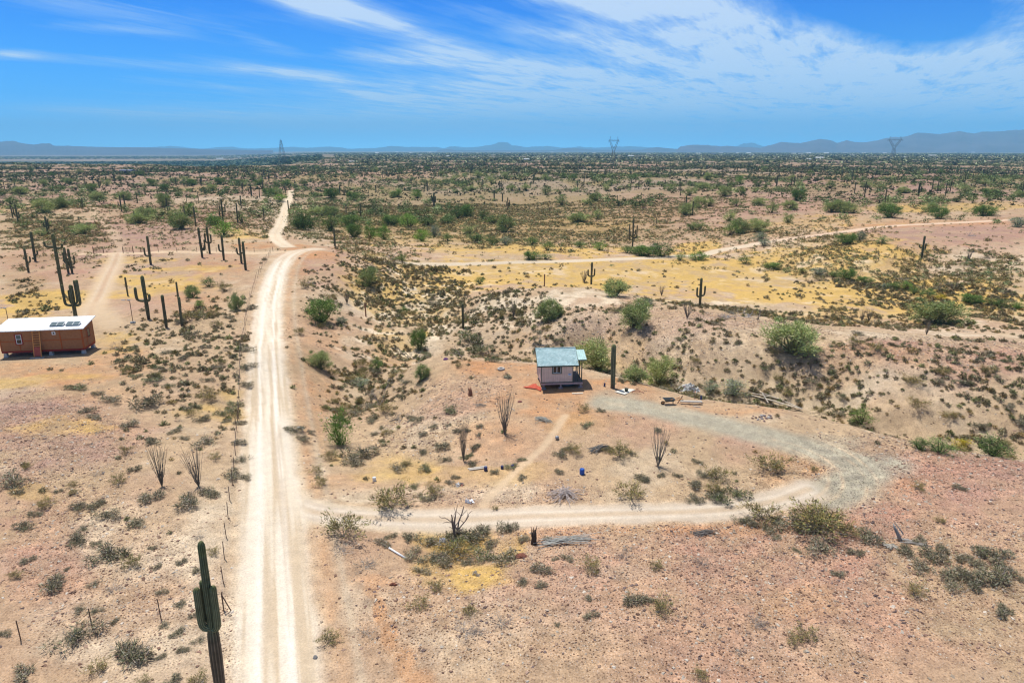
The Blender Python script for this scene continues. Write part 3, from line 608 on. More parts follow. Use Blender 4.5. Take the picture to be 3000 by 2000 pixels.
def v_bursage(seed, n=620, col=(.205, .19, .115)):
    """low rounded grey-green subshrub, unit width and height"""
    g = np.random.default_rng(seed); k = 7 + seed % 4
    cc = g.normal(size=(k, 3)) * (.23, .23, .07); cc[:, 2] = np.abs(cc[:, 2]) + .16
    w = g.integers(0, k, n); D = unit(g.normal(size=(n, 3)) * (1, 1, .75) + (0, 0, .45)); rr = (.17 + .07 * g.random((k,)))[w][:, None]
    Pt = cc[w] + D * rr * g.random((n, 1)) ** .5; Pt[:, 2] = np.maximum(Pt[:, 2], .02)
    D2 = unit(D + g.normal(size=(n, 3)) * .45)
    cl = vary(col, n, g, .3, .08) * (.72 + .5 * g.random((k,)))[w][:, None]
    dead = g.random(n) < .24; cl[dead] = vary((.42, .37, .28), dead.sum(), g, .2, .05)
    fol = leaves(Pt, D2, .10 + .13 * g.random(n), .020 + .018 * g.random(n), cl, g)
    st, _ = branchy(g, 7, .42, 1.0, .014, (.24, .21, .17), 1, .2)
    return {'foliage': fol, 'stems': st}
def v_creosote(seed, n=1000, col=(.26, .225, .095)):
    """open, leggy shrub: stems fan out, leaves towards the tips"""
    g = np.random.default_rng(seed); st, tips = branchy(g, 11, .60, .62, .010, (.26, .23, .18), 2, .14, 0, .95)
    tips = tips[tips[:, 2] > .14]; w = g.integers(0, len(tips), n)
    Pt = tips[w] + g.normal(size=(n, 3)) * .065; D = unit(unit(Pt - (0, 0, .1)) + g.normal(size=(n, 3)) * .5)
    cl = vary(col, n, g, .3, .10); y = g.random(n) < .2; cl[y] = vary((.38, .31, .10), y.sum(), g, .2, .06)
    fol = leaves(Pt, D, .07 + .07 * g.random(n), .022 + .014 * g.random(n), cl, g)
    return {'foliage': fol, 'stems': st}
def v_dead(seed, n=150):
    g = np.random.default_rng(seed); st, tips = branchy(g, 12, .62, 1.1, .013, (.27, .245, .215), 2, .2, .02, .75)
    w = g.integers(0, len(tips), n); fol = leaves(tips[w], unit(g.normal(size=(n, 3)) + (0, 0, .3)), .16, .012, vary((.25, .22, .19), n, g), g)
    return {'twigs': fol, 'stems': st}
def crown(g, n, k, col, rx=.43, rz=.38, zc=.47, spread=.13, L=(.035, .05), Wd=.010, light=(.46, .48, .23), flat=.9):
    a = unit(g.normal(size=(k, 3))); a[:, 2] = a[:, 2] * 1.05; r0 = (.30 + .70 * g.random((k, 1)) ** .55)
    ph = np.arctan2(a[:, 1], a[:, 0]); q_ = g.random(3) * 6.28; r0 = r0 * (1 + .28 * np.sin(2 * ph + q_[0]) + .16 * np.sin(5 * ph + q_[1]) + .10 * np.sin(9 * a[:, 2] + q_[2]))[:, None]
    cc = a * r0 * (rx, rx * flat, rz) + (0, 0, zc); cc[:, 2] = np.maximum(cc[:, 2], .12)
    sz = spread * (.55 + .8 * g.random(k)); br = (.68 + .6 * g.random(k)); w = g.integers(0, k, n)
    Pt = cc[w] + g.normal(size=(n, 3)) * (sz[w][:, None] * (.62, .62, .5)); Pt[:, 2] = np.maximum(Pt[:, 2], .04)
    D = unit((Pt - cc[w]) * 4 + g.normal(size=(n, 3)) * .5 + (0, 0, .25) + (Pt - (0, 0, .2)) * .6)
    cl = vary(col, n, g, .22, .07) * br[w][:, None]; y = g.random(n) < .18; cl[y] = vary(light, y.sum(), g, .2, .06)
    return leaves(Pt, D, L[0] + L[1] * g.random(n), Wd * (1 + g.random(n)), cl, g), cc
def v_paloverde(seed, n=8000, col=(.34, .40, .145)):
    g = np.random.default_rng(seed); fol, cc = crown(g, n, 36, col, spread=.115); out = []
    for c in cc[:22]:
        m = np.array((c[0] * .45, c[1] * .45, c[2] * .45 + .05)) + g.normal(size=3) * .03
        p0 = np.array((g.normal() * .03, g.normal() * .03, -.03)); out.append(stem([p0, (p0 + m) / 2 + g.normal(size=3) * .015, m, (m + c) / 2 + g.normal(size=3) * .03, c], (.024, .019, .014, .009, .004), (.20, .20, .10), 4))
    return {'crown': fol, 'trunk': cat(out)}
def v_mesquite(seed, n=5200, col=(.15, .235, .065)):
    g = np.random.default_rng(seed); fol, cc = crown(g, n, 40, col, .43, .40, .46, .14, (.035, .04), .013, (.26, .36, .10)); out = []
    for c in cc[:14]:
        m = np.array((c[0] * .5, c[1] * .5, c[2] * .4)); out.append(stem([(0, 0, -.03), m, c], (.024, .014, .005), (.10, .085, .06), 4))
    return {'crown': fol, 'trunk': cat(out)}
def v_greybush(seed): 
    d = v_mesquite(seed, 3000, (.27, .29, .22)); return {'crown': d['crown'], 'trunk': d['trunk']}
def v_ocotillo(seed, n=40):
    g = np.random.default_rng(seed); out = []
    for i in range(n):
        t = 2 * math.pi * g.random(); s = (.05 + .38 * g.random() ** .7); L = .75 + .25 * g.random(); p = [np.array((0, 0, -.02))]
        for k in range(1, 7):
            q = k / 6; r_ = s * (q ** .82) + .004; p.append(np.array((math.cos(t + .15 * math.sin(3 * q + i)) * r_, math.sin(t + .15 * math.sin(3 * q + i)) * r_, L * (q ** .92))) + g.normal(size=3) * (.012, .012, .006))
        out.append(stem(p, np.linspace(.0100, .0038, 7), np.array((.20, .175, .14)) * (.75 + .5 * g.random()), 4))
    m = 420; st = out[g.integers(0, n)][0]; allp = np.concatenate([o[0] for o in out]); w = g.integers(0, len(allp), m)
    fol = leaves(allp[w], unit(g.normal(size=(m, 3)) + (0, 0, .4)), .022, .008, vary((.15, .135, .07), m, g), g)
    return {'stems': cat(out), 'spines': fol}

def v_saguaro(seed, arms, ribs=12, brown=False, H=5.0, rad=.26, taper=0.0):
    """real size; arms: (side azimuth deg, height it leaves, reach, tip height, radius)"""
    g = np.random.default_rng(seed)
    def col_(pts, rr, part):
        pts = np.array(pts, float); 
        # resample
        t = np.linspace(0, 1, len(pts)); tt = np.sin(np.linspace(0, 1, 30) * math.pi / 2) ** .9; q = np.stack([np.interp(tt, t, pts[:, k]) for k in range(3)], 1)
        for _ in range(2 if part != 'trunk' else 0): q[1:-1] = (q[:-2] + 2 * q[1:-1] + q[2:]) / 4
        m = len(q); n = ribs * 4; V = []; Cc = []
        L = np.concatenate([[0], np.cumsum(np.linalg.norm(np.diff(q, axis=0), axis=1))]); tot = L[-1]
        for i in range(m):
            d = unit(q[min(i + 1, m - 1)] - q[max(i - 1, 0)]); up = np.array((0, 1., 0)) if abs(d[1]) < .9 else np.array((1., 0, 0))
            a = unit(np.cross(up, d)); b = np.cross(d, a); endf = math.sqrt(max(0.0, 1 - max(0, 1 - (tot - L[i]) / (rr * 1.5)) ** 2)); r0 = rr * endf * (1 + .05 * math.sin(L[i] * 1.7 + seed))
            if part == 'trunk': r0 *= (.84 + .16 * min(1, L[i] / 1.2)) * (1 - taper * float(sstep(.48, .56, L[i] / tot)))
            for k in range(n):
                th = 2 * math.pi * k / n; rb = 1 + .15 * math.cos(ribs * th); V.append(q[i] + (a * math.cos(th) + b * math.sin(th)) * r0 * rb)
                cb = np.array((.15, .148, .08)) * (1.35 if math.cos(ribs * th) > .3 else .52)  # rib shading painted into the colour: crests lightened, grooves darkened
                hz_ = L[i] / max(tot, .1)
                if part == 'trunk': kk = max(0, 1 - hz_ / (.535 if brown else .14)); kk = min(1, kk * (9 if brown else 2.2)); cb = cb * (1 - kk) + np.array((.20, .135, .095)) * (1.1 if math.cos(ribs * th) > .2 else .40) * kk  # woody base colour, with the same groove shade painted in
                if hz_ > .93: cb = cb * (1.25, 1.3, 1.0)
                Cc.append(cb)
        Fc = []
        for i in range(m - 1):
            for k in range(n):
                p, qq, r_, s_ = i * n + k, i * n + (k + 1) % n, (i + 1) * n + (k + 1) % n, (i + 1) * n + k; Fc += [(p, qq, r_), (p, r_, s_)]
        V.append(q[-1]); Cc.append(np.array((.16, .18, .08))); 
        for k in range(n): Fc.append(((m - 1) * n + k, (m - 1) * n + (k + 1) % n, len(V) - 1))
        return np.array(V), np.array(Fc), np.array(Cc)
    ln = g.normal() * .012
    out = {'trunk': col_([(0, 0, -.25), (H * ln * .3, 0, H * .3), (H * ln * .8, 0, H * .65), (H * ln, 0, H)], rad, 'trunk')}
    out['arms'] = []
    for (az, hz0, reach, ht, r_) in arms:
        c_, s_ = math.cos(R(az)), math.sin(R(az)); dz = min(.55, (ht - hz0) * .45)
        out['arms'].append(col_([(0, 0, hz0 + .04), (c_ * reach * .55, s_ * reach * .55, hz0), (c_ * reach * .92, s_ * reach * .92, hz0 + dz * .35), (c_ * reach, s_ * reach, hz0 + dz), (c_ * reach * 1.02, s_ * reach * 1.02, (hz0 + dz + ht) / 2), (c_ * reach, s_ * reach, ht)], r_, 'arm'))
    return out

def to_mesh(name, arr, matn, smooth=False): return raw_mesh(name, arr[0], arr[1], arr[2], MATS[matn], smooth)
LIB = {}
def lib(kind, i, low=False):
    key = (kind, i, low)
    if key in LIB: return LIB[key]
    s = 100 + i * 7
    big = dict(bursage=lambda: v_bursage(s), greendome=lambda: v_bursage(s, 600, (.17, .19, .085)), creosote=lambda: v_creosote(s), dead=lambda: v_dead(s), paloverde=lambda: v_paloverde(s, 6800 if i < 3 else 2300),
               mesquite=lambda: v_mesquite(s, 5200 if i < 2 else 1900), darkgreen=lambda: v_mesquite(s + 3, 2400, (.11, .17, .055)), bright=lambda: v_mesquite(s + 5, 2600, (.21, .36, .065)), greybush=lambda: v_greybush(s + 4), yellow=lambda: v_mesquite(s + 1, 2400, (.55, .42, .05)), ocotillo=lambda: v_ocotillo(s, 40 if i < 2 else 26))
    parts = big[kind](); LIB[key] = parts; return parts
MESHC = {}
def lib_mesh(kind, i, part=None):
    key = (kind, i, part)
    if key not in MESHC:
        P_ = lib(kind, i)
        arr = cat([v for v in P_.values()]) if part is None else P_[part]
        MESHC[key] = to_mesh(part or kind, arr, 'bark' if part in ('trunk', 'stems') else 'foliage')
    return MESHC[key]

# ------------------------------------------------------------------ where everything grows: picture position -> ground position
LMARK = []          # (x, y, name) of things one can find, for telling look-alikes apart
def px_scale(p): return float(p[1] * CP - (p[2] - CAMZ) * SP) / F      # metres per unit of the 3000 wide picture at p
def where(x, y, avoid=None):
    z = 0.0; best = []
    for (lx, ly, nm) in LMARK:
        if nm == avoid: continue
        dx, dy = x - lx, y - ly; best.append((math.hypot(dx, dy), dx, dy, nm))
    best.sort(key=lambda t: t[0]); d, dx, dy, nm = best[0]
    a = 'behind' if dy > abs(dx) * 1.3 else 'in front of' if -dy > abs(dx) * 1.3 else 'right of' if dx > 0 else 'left of'
    q = 'close ' if d < max(3, y * .03) else 'well ' if d > y * .14 else ''
    return q + a + ' the ' + nm
LABELQ = []         # (object, stem, category, group, x, y) finished at the end, once all landmarks are known
def later(o, stem_, cat_, group, x, y): LABELQ.append((o, stem_, cat_, group, x, y))

KIND = dict(b=('bursage', 'desert_shrub', 'shrub', 'low grey-green shrub', 'low shrubs on the desert floor'), c=('creosote', 'creosote_bush', 'bush', 'leggy olive-yellow bush', 'leggy olive bushes'),
            d=('dead', 'dead_shrub', 'dead shrub', 'bare grey dead shrub', 'bare dead shrubs'), g=('greendome', 'desert_shrub', 'shrub', 'low rounded green shrub', 'low shrubs on the desert floor'),
            p=('paloverde', 'palo_verde_tree', 'tree', 'pale green feathery tree', 'pale green feathery trees'), m=('mesquite', 'mesquite_tree', 'tree', 'mid green bushy tree', 'darker green bushy trees'),
            k=('darkgreen', 'mesquite_tree', 'tree', 'dark green bushy tree', 'darker green bushy trees'), r=('bright', 'mesquite_tree', 'tree', 'bright green bushy tree', 'darker green bushy trees'),
            y=('yellow', 'brittlebush', 'bush', 'bright yellow rounded bush', None), w=('greybush', 'saltbush', 'bush', 'grey-blue rounded bush', 'grey-blue bushes'), o=('ocotillo', 'ocotillo', 'cactus', 'fan of bare thorny ocotillo stems', 'ocotillos with bare stems'))
NV = dict(bursage=6, greendome=2, creosote=5, dead=4, paloverde=5, mesquite=4, darkgreen=2, bright=2, greybush=2, yellow=1, ocotillo=4)
def size_word(w):
    return 'small ' if w < .7 else 'large ' if w > 1.9 else ''
def plant(code, x, y, z, w, h, parts, lab=None):
    kind, nm, ct, stm, grp = KIND[code]; i = int(rng.integers(0, NV[kind])); rz = random.random() * 6.28
    if kind in ('paloverde', 'mesquite') and w > 4.5 and parts: i = i % (3 if kind == 'paloverde' else 2)
    elif kind in ('paloverde', 'mesquite') and not parts: i = 3 if kind == 'mesquite' else 3 + i % 2
    if parts and code != 'd':
        o = thing(nm, (x, y, z), None, None, rz); o.scale = (w, w * (.85 + .3 * random.random()), h)
        for pn in lib(kind, i): link({'crown': 'crown', 'trunk': 'trunk', 'foliage': 'foliage', 'stems': 'stems', 'twigs': 'twigs', 'spines': 'leaves'}[pn], lib_mesh(kind, i, pn), o)
    else:
        o = link(nm, lib_mesh(kind, i), None, (x, y, z)); o.rotation_euler = (0, 0, rz); o.scale = (w, w * (.85 + .3 * random.random()), h)
    o.rotation_euler.x = random.gauss(0, .04)
    if lab: tag(o, lab, ct)
    else: later(o, ((('broad ' if w > 6 else 'small ' if w < 2.5 else '') if code in 'pmkr' else size_word(w)) + stm), ct, grp, x, y)
    return o

# trees and big bushes: u, base v, width, height (picture units), kind
TREES = '''2328 1050 155 110 p;2755 952 170 80 p;1865 963 100 88 p;1607 943 96 76 p;1805 868 95 60 p;1078 842 68 62 p;942 945 86 78 m;935 1082 78 62 p;1230 1027 58 74 m;993 1305 92 108 r;1237 1115 54 50 p;1103 1090 48 46 m
1755 1088 115 108 p;1930 1135 100 98 p;1865 1120 80 60 p;2155 1168 92 54 w;2085 1155 60 40 w;2530 1250 78 62 m;2920 1338 110 66 k;2820 1317 58 32 y;2700 1318 60 40 k;2760 1330 90 44 k;690 910 46 66 p;559 872 46 38 p;612 840 42 32 m;524 672 78 46 p;547 634 64 40 r;651 692 60 42 r;624 662 46 30 m
423 640 54 34 p;478 606 90 42 p;237 684 54 28 p;124 625 50 38 p;176 612 76 36 p;115 692 42 20 p;283 588 54 26 p;364 586 76 24 p;708 654 36 32 p;804 571 64 32 p;880 672 54 48 k;905 668 40 34 k;500 640 44 30 p;400 655 60 34 p
882 674 56 42 k;1083 699 46 38 r;1125 703 48 38 r;1033 695 46 36 m;1236 707 44 36 r;1274 695 32 32 w;1197 665 84 44 r;1140 661 54 30 m;968 677 62 46 k;1025 662 52 30 m;922 631 54 22 p;962 631 48 30 p;968 581 64 26 m;1031 586 48 24 m;1222 581 42 26 r;1163 577 54 20 m;1366 635 62 46 m
1479 680 46 46 p;1375 686 40 26 p;1415 642 34 26 k;1396 711 62 22 k;1481 718 36 22 w;1444 718 42 22 k;1557 718 38 22 m;1312 707 36 22 m;1404 833 36 24 m;1553 761 46 24 m;1176 768 38 30 m;1184 917 30 22 m;1595 761 36 16 m;1340 640 44 30 k;1440 655 60 22 k;1250 662 60 24 k;1310 655 60 22 k
1647 602 32 26 p;1694 651 58 30 p;1752 642 32 24 p;1600 571 44 26 k;1607 734 42 24 m;1759 734 38 22 r;1840 742 40 22 m;1885 750 60 28 m;1940 753 76 38 k;1995 763 32 20 m;1920 745 40 30 w;1860 745 50 20 k;1700 725 40 16 k
2045 763 54 24 r;2186 774 40 28 m;2268 789 48 18 m;2309 794 24 14 m;2352 800 36 18 k;2400 807 54 24 w;2446 812 46 22 k;2489 821 58 36 m;2533 832 48 26 m;2600 845 40 20 w;2625 848 40 24 m;2655 850 36 24 r;2683 863 40 28 m;2723 872 50 30 m;2760 880 36 20 y;2848 890 70 30 m;2930 900 60 24 k;2985 905 40 22 r
2489 716 48 32 m;2523 706 34 26 w;2589 716 38 20 p;2471 624 76 56 p;2440 622 50 30 p;2505 626 40 24 p;2614 638 52 34 m;2600 618 50 26 p;2734 622 70 32 p;2759 641 48 32 m;2888 633 70 32 m;2860 628 40 18 p;2319 615 50 24 p;2263 624 44 30 m;2223 600 46 18 p;2337 589 52 30 m;2161 604 44 22 m;2080 604 44 24 p;2050 610 60 30 p;2010 630 50 34 p;2138 690 42 38 m;2170 684 54 40 p;2223 680 66 34 p;2313 653 38 30 p;2138 649 44 28 p;2030 673 36 22 k;2055 675 40 24 p
2172 540 56 28 r;2219 547 50 24 k;2431 553 30 22 m;2375 516 30 22 m;2833 568 38 28 p;2125 574 48 26 p;2018 573 38 22 p;2647 566 48 18 p;2580 560 36 22 p;2345 552 36 22 p;2320 530 34 18 p;2075 528 60 22 p;2175 572 30 24 m;2540 550 34 20 p;2750 560 30 18 k;2900 575 80 22 m;2990 578 46 22 p;2700 515 44 18 p;2755 512 30 18 m;2240 502 64 22 p;2890 545 36 18 p;2940 540 30 20 p;2060 552 80 18 p
1745 590 54 34 p;1775 560 44 34 p;1720 600 34 16 p;1650 525 34 26 m;1600 530 30 18 p;1480 520 40 26 p;1440 540 30 22 p;1540 560 44 18 p;1680 530 40 20 m;1790 545 30 20 p;1860 525 40 16 m;1960 560 44 20 p;1290 515 40 18 p;1330 530 40 16 p;1400 520 60 20 p;1250 500 50 18 m;1170 510 40 18 m;1100 505 50 18 p;1380 560 60 16 p;1500 560 40 18 p;1900 540 36 16 m
60 570 60 20 p;130 545 50 18 p;200 540 46 18 p;30 600 44 22 m;310 545 40 22 p;270 560 50 20 m;440 540 50 16 m;540 530 40 16 p;620 560 50 18 p;350 530 36 18 k;480 560 60 18 m;700 545 60 20 k;640 540 50 18 m;760 545 70 26 m;810 555 50 30 k;840 545 40 26 r;780 575 60 24 m;820 590 40 18 r;740 530 60 20 k;890 545 50 26 k;560 545 60 20 m;150 520 44 18 m;90 505 40 14 k;230 510 40 16 p;410 515 50 16 k;860 500 70 14 m;930 495 60 14 p;1000 500 60 14 p'''
TR = [q.split() for q in TREES.replace('\n', ';').split(';') if q.strip()]
uv = np.array([[float(q[0]), float(q[1])] for q in TR]); PP = place(uv)
for q, p in zip(TR, PP):
    s = px_scale(p); kq = 1.22 if float(q[1]) < 765 else 1.0; w, h = float(q[2]) * s * kq, float(q[3]) * s * 1.03 * kq
    w = min(w, 9); h = min(max(h, w * .45), 7.5) 
    plant(q[4], p[0], p[1] + w * .15, GH(p[0], p[1] + w * .15) - .05 * h, w * 1.02, h, float(q[2]) > 44)
    
# ocotillos: u, base v, width, height
OC = '''475 1424 80 128;582 1424 80 124;1478 1270 84 128;1358 1350 44 128;1927 1367 84 118;2374 1081 36 62;1505 931 30 58;1017 890 30 38;1712 828 34 36;2525 939 34 38;2545 941 30 36;2714 980 34 48;2013 932 52 52;2837 765 22 30;1938 866 26 30'''
OLAB = ['ocotillo fan in left foreground, the left one of the pair', 'ocotillo fan in left foreground, the right one of the pair beside the fence', 'tall ocotillo standing alone on the slope left of and before the pink shed', 'narrow upright ocotillo among small shrubs left of the two boards',
        'ocotillo below the grey gravel drive, right of the footpath', 'small ocotillo at the foot of the large round palo verde', 'small ocotillo on the pale hillside behind the pink shed', 'small ocotillo on the slope right of the road with a pale tag', 'small ocotillo beside the armed saguaro on the yellow grass edge',
        'small pale ocotillo, left of two, in shrubs before the yellow plain', 'small pale ocotillo, right of two, in shrubs before the yellow plain', 'dark ocotillo in front of the broad palo verde at right', 'bushy dark ocotillo on the ridge beside the dead branches', 'small ocotillo on the white slope at far right', 'thin ocotillo near the saguaro at the plain edge']
OQ = [[float(t) for t in q.split()] for q in OC.split(';')]; PP = place([(q[0], q[1]) for q in OQ])
for q, p, lb in zip(OQ, PP, OLAB):
    s = px_scale(p); plant('o', p[0], p[1], p[2], q[2] * s * 1.0, q[3] * s * 1.05, q[2] > 60, lb); LMARK.append((p[0], p[1], 'ocotillo') if q[2] > 60 else (p[0], p[1], 'small ocotillo'))

# shrubs one can pick out in the foreground: u, base v, width, kind
SH = '''1005 1572 108 c;1150 1487 112 c;1003 1616 56 d;1068 1662 62 d;1122 1593 45 b;1149 1573 30 b;1202 1581 46 b;1264 1593 66 b;1394 1576 88 b;1340 1570 60 b;1489 1549 62 b;1202 1627 50 b;1237 1673 42 b;1306 1646 70 b;1375 1650 42 b;1490 1641 72 b;1440 1600 50 b;1539 1581 36 b;1585 1671 62 b;1604 1577 24 b;1623 1638 24 b;1662 1635 32 b;1727 1669 62 c;1275 1726 44 c;1229 1776 52 c;1376 1795 44 c;1528 1707 38 b;1589 1715 38 b;1359 1853 72 d;1401 1853 46 d;1466 1826 62 d;1633 1828 20 b;1727 1803 36 b;1723 1753 26 b;961 1883 56 c;1068 1853 42 d;1420 1640 70 g;1350 1625 80 c;1270 1640 60 b;1330 1592 70 g
2234 1520 84 c;2176 1531 46 b;2264 1527 46 b;2200 1535 40 b;2253 1554 46 b;2278 1577 28 b;2400 1560 130 c;2375 1535 90 c;2430 1545 80 c;2330 1542 82 b;2365 1555 70 b;2402 1607 74 b;2483 1569 64 c;2545 1583 78 b;2508 1623 42 b;2333 1615 22 b;2651 1619 56 b;2731 1638 78 b;2697 1663 62 b;2758 1615 50 b;2820 1638 52 b;2915 1631 72 b;2880 1622 50 b;2800 1690 80 b;2850 1712 70 b;2793 1715 60 b;2904 1705 98 b;2934 1673 74 b;2860 1660 50 b;2693 1585 40 b;2462 1686 38 b;2940 1795 56 b;2994 1701 30 b;2682 1745 62 c;2211 1826 50 d;2242 1837 42 d;2322 1879 46 c;2364 1868 56 c;2161 1910 42 d;2052 1983 48 c;2100 1960 30 d
1851 1463 78 c;2042 1356 28 b;2101 1404 68 c;2254 1379 88 c;2035 1424 46 b;2030 1465 48 b;2091 1440 52 c;2116 1465 66 g;2085 1462 50 b;2162 1450 62 g;2152 1386 18 b;1892 1409 32 b;1986 1394 24 b;1938 1394 24 b;1925 1664 36 c;2058 1651 46 d;1856 1761 64 b;1907 1761 34 b;1940 1794 62 c;1830 1633 46 d;1840 1610 30 d
1485 1106 28 b;1712 1205 34 c;1755 1204 26 b;1208 1229 38 b;1315 1246 18 b;1409 1251 24 b;1244 1273 30 b;1340 1264 26 b;1402 1275 22 b;1302 1313 50 b;1391 1313 38 b;1370 1262 24 b;1239 1327 26 b;1304 1349 32 b;1387 1362 34 b;1244 1380 44 g;1453 1385 30 b;1500 1371 38 g;1527 1347 24 g;1640 1331 42 b;1677 1327 44 c;1665 1318 30 b;1815 1338 64 c;1780 1325 30 c;1851 1331 24 b;1637 1385 30 b;1530 1401 30 b;1880 1403 42 b;1060 1336 84 b;1030 1358 62 b;1100 1273 24 b;1163 1376 42 b;1270 1438 32 c;1277 1450 48 c;1230 1456 26 b;1451 1492 22 c;1335 1400 28 b;1318 1416 26 b;927 1385 38 c;940 1421 44 c;971 1345 46 c;911 1269 28 b;1330 1425 34 d;1255 1465 40 b;1240 1325 26 b;1120 1255 22 b;1150 1215 20 b
38 1422 78 b;351 1416 44 c;396 1377 34 b;440 1464 68 b;549 1483 84 b;169 1441 24 b;214 1448 28 c;211 1425 26 c;54 1444 32 b;226 1492 54 b;287 1483 48 b;313 1515 58 b;396 1543 50 b;64 1550 54 b;102 1511 36 b;220 1588 58 b;306 1633 94 b;392 1658 54 c;447 1607 26 b;459 1661 32 b;530 1649 34 b;577 1677 32 b;80 1645 42 b;45 1693 38 c;195 1668 20 b;156 1719 80 b;278 1712 32 b;332 1728 48 d;472 1735 34 b;523 1776 36 b;233 1786 28 b;278 1792 30 b;335 1821 28 b;226 1875 104 b;13 1856 34 b;568 1805 28 b;479 1837 32 b;523 1856 36 b;389 1930 124 b;472 1926 32 b;536 1904 34 b;287 1964 58 c;587 1875 32 b;70 1977 66 b;581 1996 52 c;501 2006 56 b;424 2000 38 c;622 1623 36 c;584 1578 30 d
255 1208 38 b;389 1247 48 b;373 1326 38 c;440 1288 30 b;517 1266 34 b;542 1285 28 b;606 1298 54 b;446 1301 42 b;593 1231 42 b;561 1218 36 c;612 1173 50 c;434 1186 80 b;325 1176 48 b;287 1157 32 b;609 1116 30 b;651 1068 32 c;600 1020 34 b;539 1052 36 b;676 1397 52 b;708 1349 36 b;702 1243 36 b;632 1345 32 c;700 1300 40 b;715 1400 34 b;690 1190 40 g;655 1215 44 g;720 1080 40 b;725 1130 38 b;740 905 34 b;620 930 40 c;640 960 34 c;560 940 60 c;655 850 40 c;575 930 50 g;585 900 34 r;535 945 36 b;565 985 44 b;885 1290 40 b;945 960 30 c;1000 950 44 w;865 1265 50 b;1900 895 44 w;2225 705 50 w;2237 720 40 w;2980 665 60 w;1060 1075 40 c;895 845 40 c;900 830 26 d;880 980 36 c;930 1400 24 b;1130 1210 50 c;1060 1135 60 w;1410 1030 60 g;1340 1035 40 g;1445 1060 40 g;1375 1000 70 g'''
SQ = [q.split() for q in SH.replace('\n', ';').split(';') if q.strip()]; PP = place([(float(q[0]), float(q[1])) for q in SQ])
TAKEN = [(p[0], p[1]) for p in PP]
for q, p in zip(SQ, PP):
    s = px_scale(p); w = float(q[2]) * s * (.88 if q[3] == 'c' else 1.02); k = q[3]; h = w * {'b': .70, 'g': .70, 'c': .80, 'd': .6, 'w': .55, 'r': .8}[k]
    plant(k, p[0], p[1], p[2] - .03, w, h, float(q[2]) > 60)

# random growth: density of shrubs per square metre
B_DENS = Blobs(warp=.8, text='''2550 1140 520 90 .24 -2;1720 990 220 60 .14 -1;2300 1030 300 40 .06;2950 1250 250 90 .32 -3;2000 1060 200 60 .22 -2;1430 950 170 80 .22 -2;1500 890 160 40 .2;1160 920 210 170 .24 -4;1080 1120 90 150 .26 -3;1150 1040 140 80 .22 -4;1000 1180 60 120 .2 -3;940 900 70 80 .10 -1;2500 950 500 50 .15 -4;2200 930 300 40 .22 -4;2800 800 260 60 .28 -1;2950 860 100 60 .3 -3;500 1110 180 90 .28;620 1080 120 140 .2;480 1000 160 70 .12;600 960 140 80 .10;1300 640 600 70 .16 -5;1150 580 400 30 .16 -5;1600 700 400 30 .13 -5;1100 740 150 50 .10 -3
100 690 160 50 .16 -1;50 880 70 70 .12;250 790 200 60 .03;450 660 300 50 .05;620 640 160 50 .10;700 600 200 40 .10;60 960 50 30 .12;800 650 120 50 .08;950 700 120 40 .10 -3;1000 620 200 40 .12 -5;2300 700 300 50 .07 -1;2600 600 500 60 .02;1900 600 300 50 .10;2450 760 160 50 .16 -2;1250 1290 150 90 .06;700 1150 60 200 .10;1350 1340 100 50 .06;900 1200 40 200 .015;2100 1180 300 30 .14 -4;2000 830 700 60 .012 -4;1400 810 300 50 .02 -4;250 1100 60 60 .0;400 1400 400 200 .018;2200 1450 300 60 .012;150 600 200 30 .1;1400 560 600 30 .14 -5;330 560 400 30 .06''')
def no_go(x, y):
    m = np.zeros(x.shape, bool)
    for nm, (P, hw) in ROADS.items():
        if nm in ('old_track', 'cross_track'): continue
        d, _ = road_dist(x, y, nm); m |= d < hw + .4
    for (qx, qy, qr) in PADS: m |= np.hypot(x - qx, y - qy) < qr
    return m
cand = []
def scatter(n, rmin, rmax, seed, power=1.0):
    g = np.random.default_rng(seed); r = rmin + (rmax - rmin) * g.random(n) ** power; a = R(-43) + R(86) * g.random(n)
    return r * np.sin(a), r * np.cos(a), g
NQ = 1000000; x, y, g = scatter(NQ, 25, 420, 3, .5); area = (R(86) / 2) * (420 ** 2 - 25 ** 2) / NQ
dn = B_DENS(x, y) * 6.5; dn = np.maximum(dn, .022 * (np.hypot(x, y) > 50)) * (1.0 + .9 * fbm(x / 7, y / 7, 4, 301)) ; dn *= 1 - .45 * B_YELL(x, y) * (dn < .7)
keep = (g.random(NQ) < dn * area) & ~no_go(x, y); x, y = x[keep], y[keep]
sz = np.clip(g.lognormal(-.42, .38, len(x)), .3, 2.0) * (1 + .25 * (np.hypot(x, y) > 180)); kk = g.random(len(x))
tk = np.array(TAKEN); near = np.hypot(x, y) < 110
ok = np.ones(len(x), bool); ii = np.where(near)[0]
for i in ii:
    if np.min(np.hypot(tk[:, 0] - x[i], tk[:, 1] - y[i])) < 1.0: ok[i] = False
x, y, sz, kk = x[ok], y[ok], sz[ok], kk[ok]; z = GH(x, y); dist = np.hypot(x, y)
code = np.where(kk < .60, 'b', np.where(kk < .78, 'g', np.where(kk < .93, 'c', 'd')))
app = sz / dist; order = np.argsort(-app); indiv = set(); cnt = {}
have = {}
for q in SQ: have[KIND[q[3]][1]] = have.get(KIND[q[3]][1], 0) + 1
u_, v_, d_ = to_px(x, y, z); vis = (u_ > -10) & (u_ < 3010) & (v_ < 2040)
for i in order:
    if not vis[i]: continue
    nm = KIND[code[i]][1]; c = have.get(nm, 0)
    if c < (300 if nm == 'desert_shrub' else 130): have[nm] = c + 1; indiv.add(i)
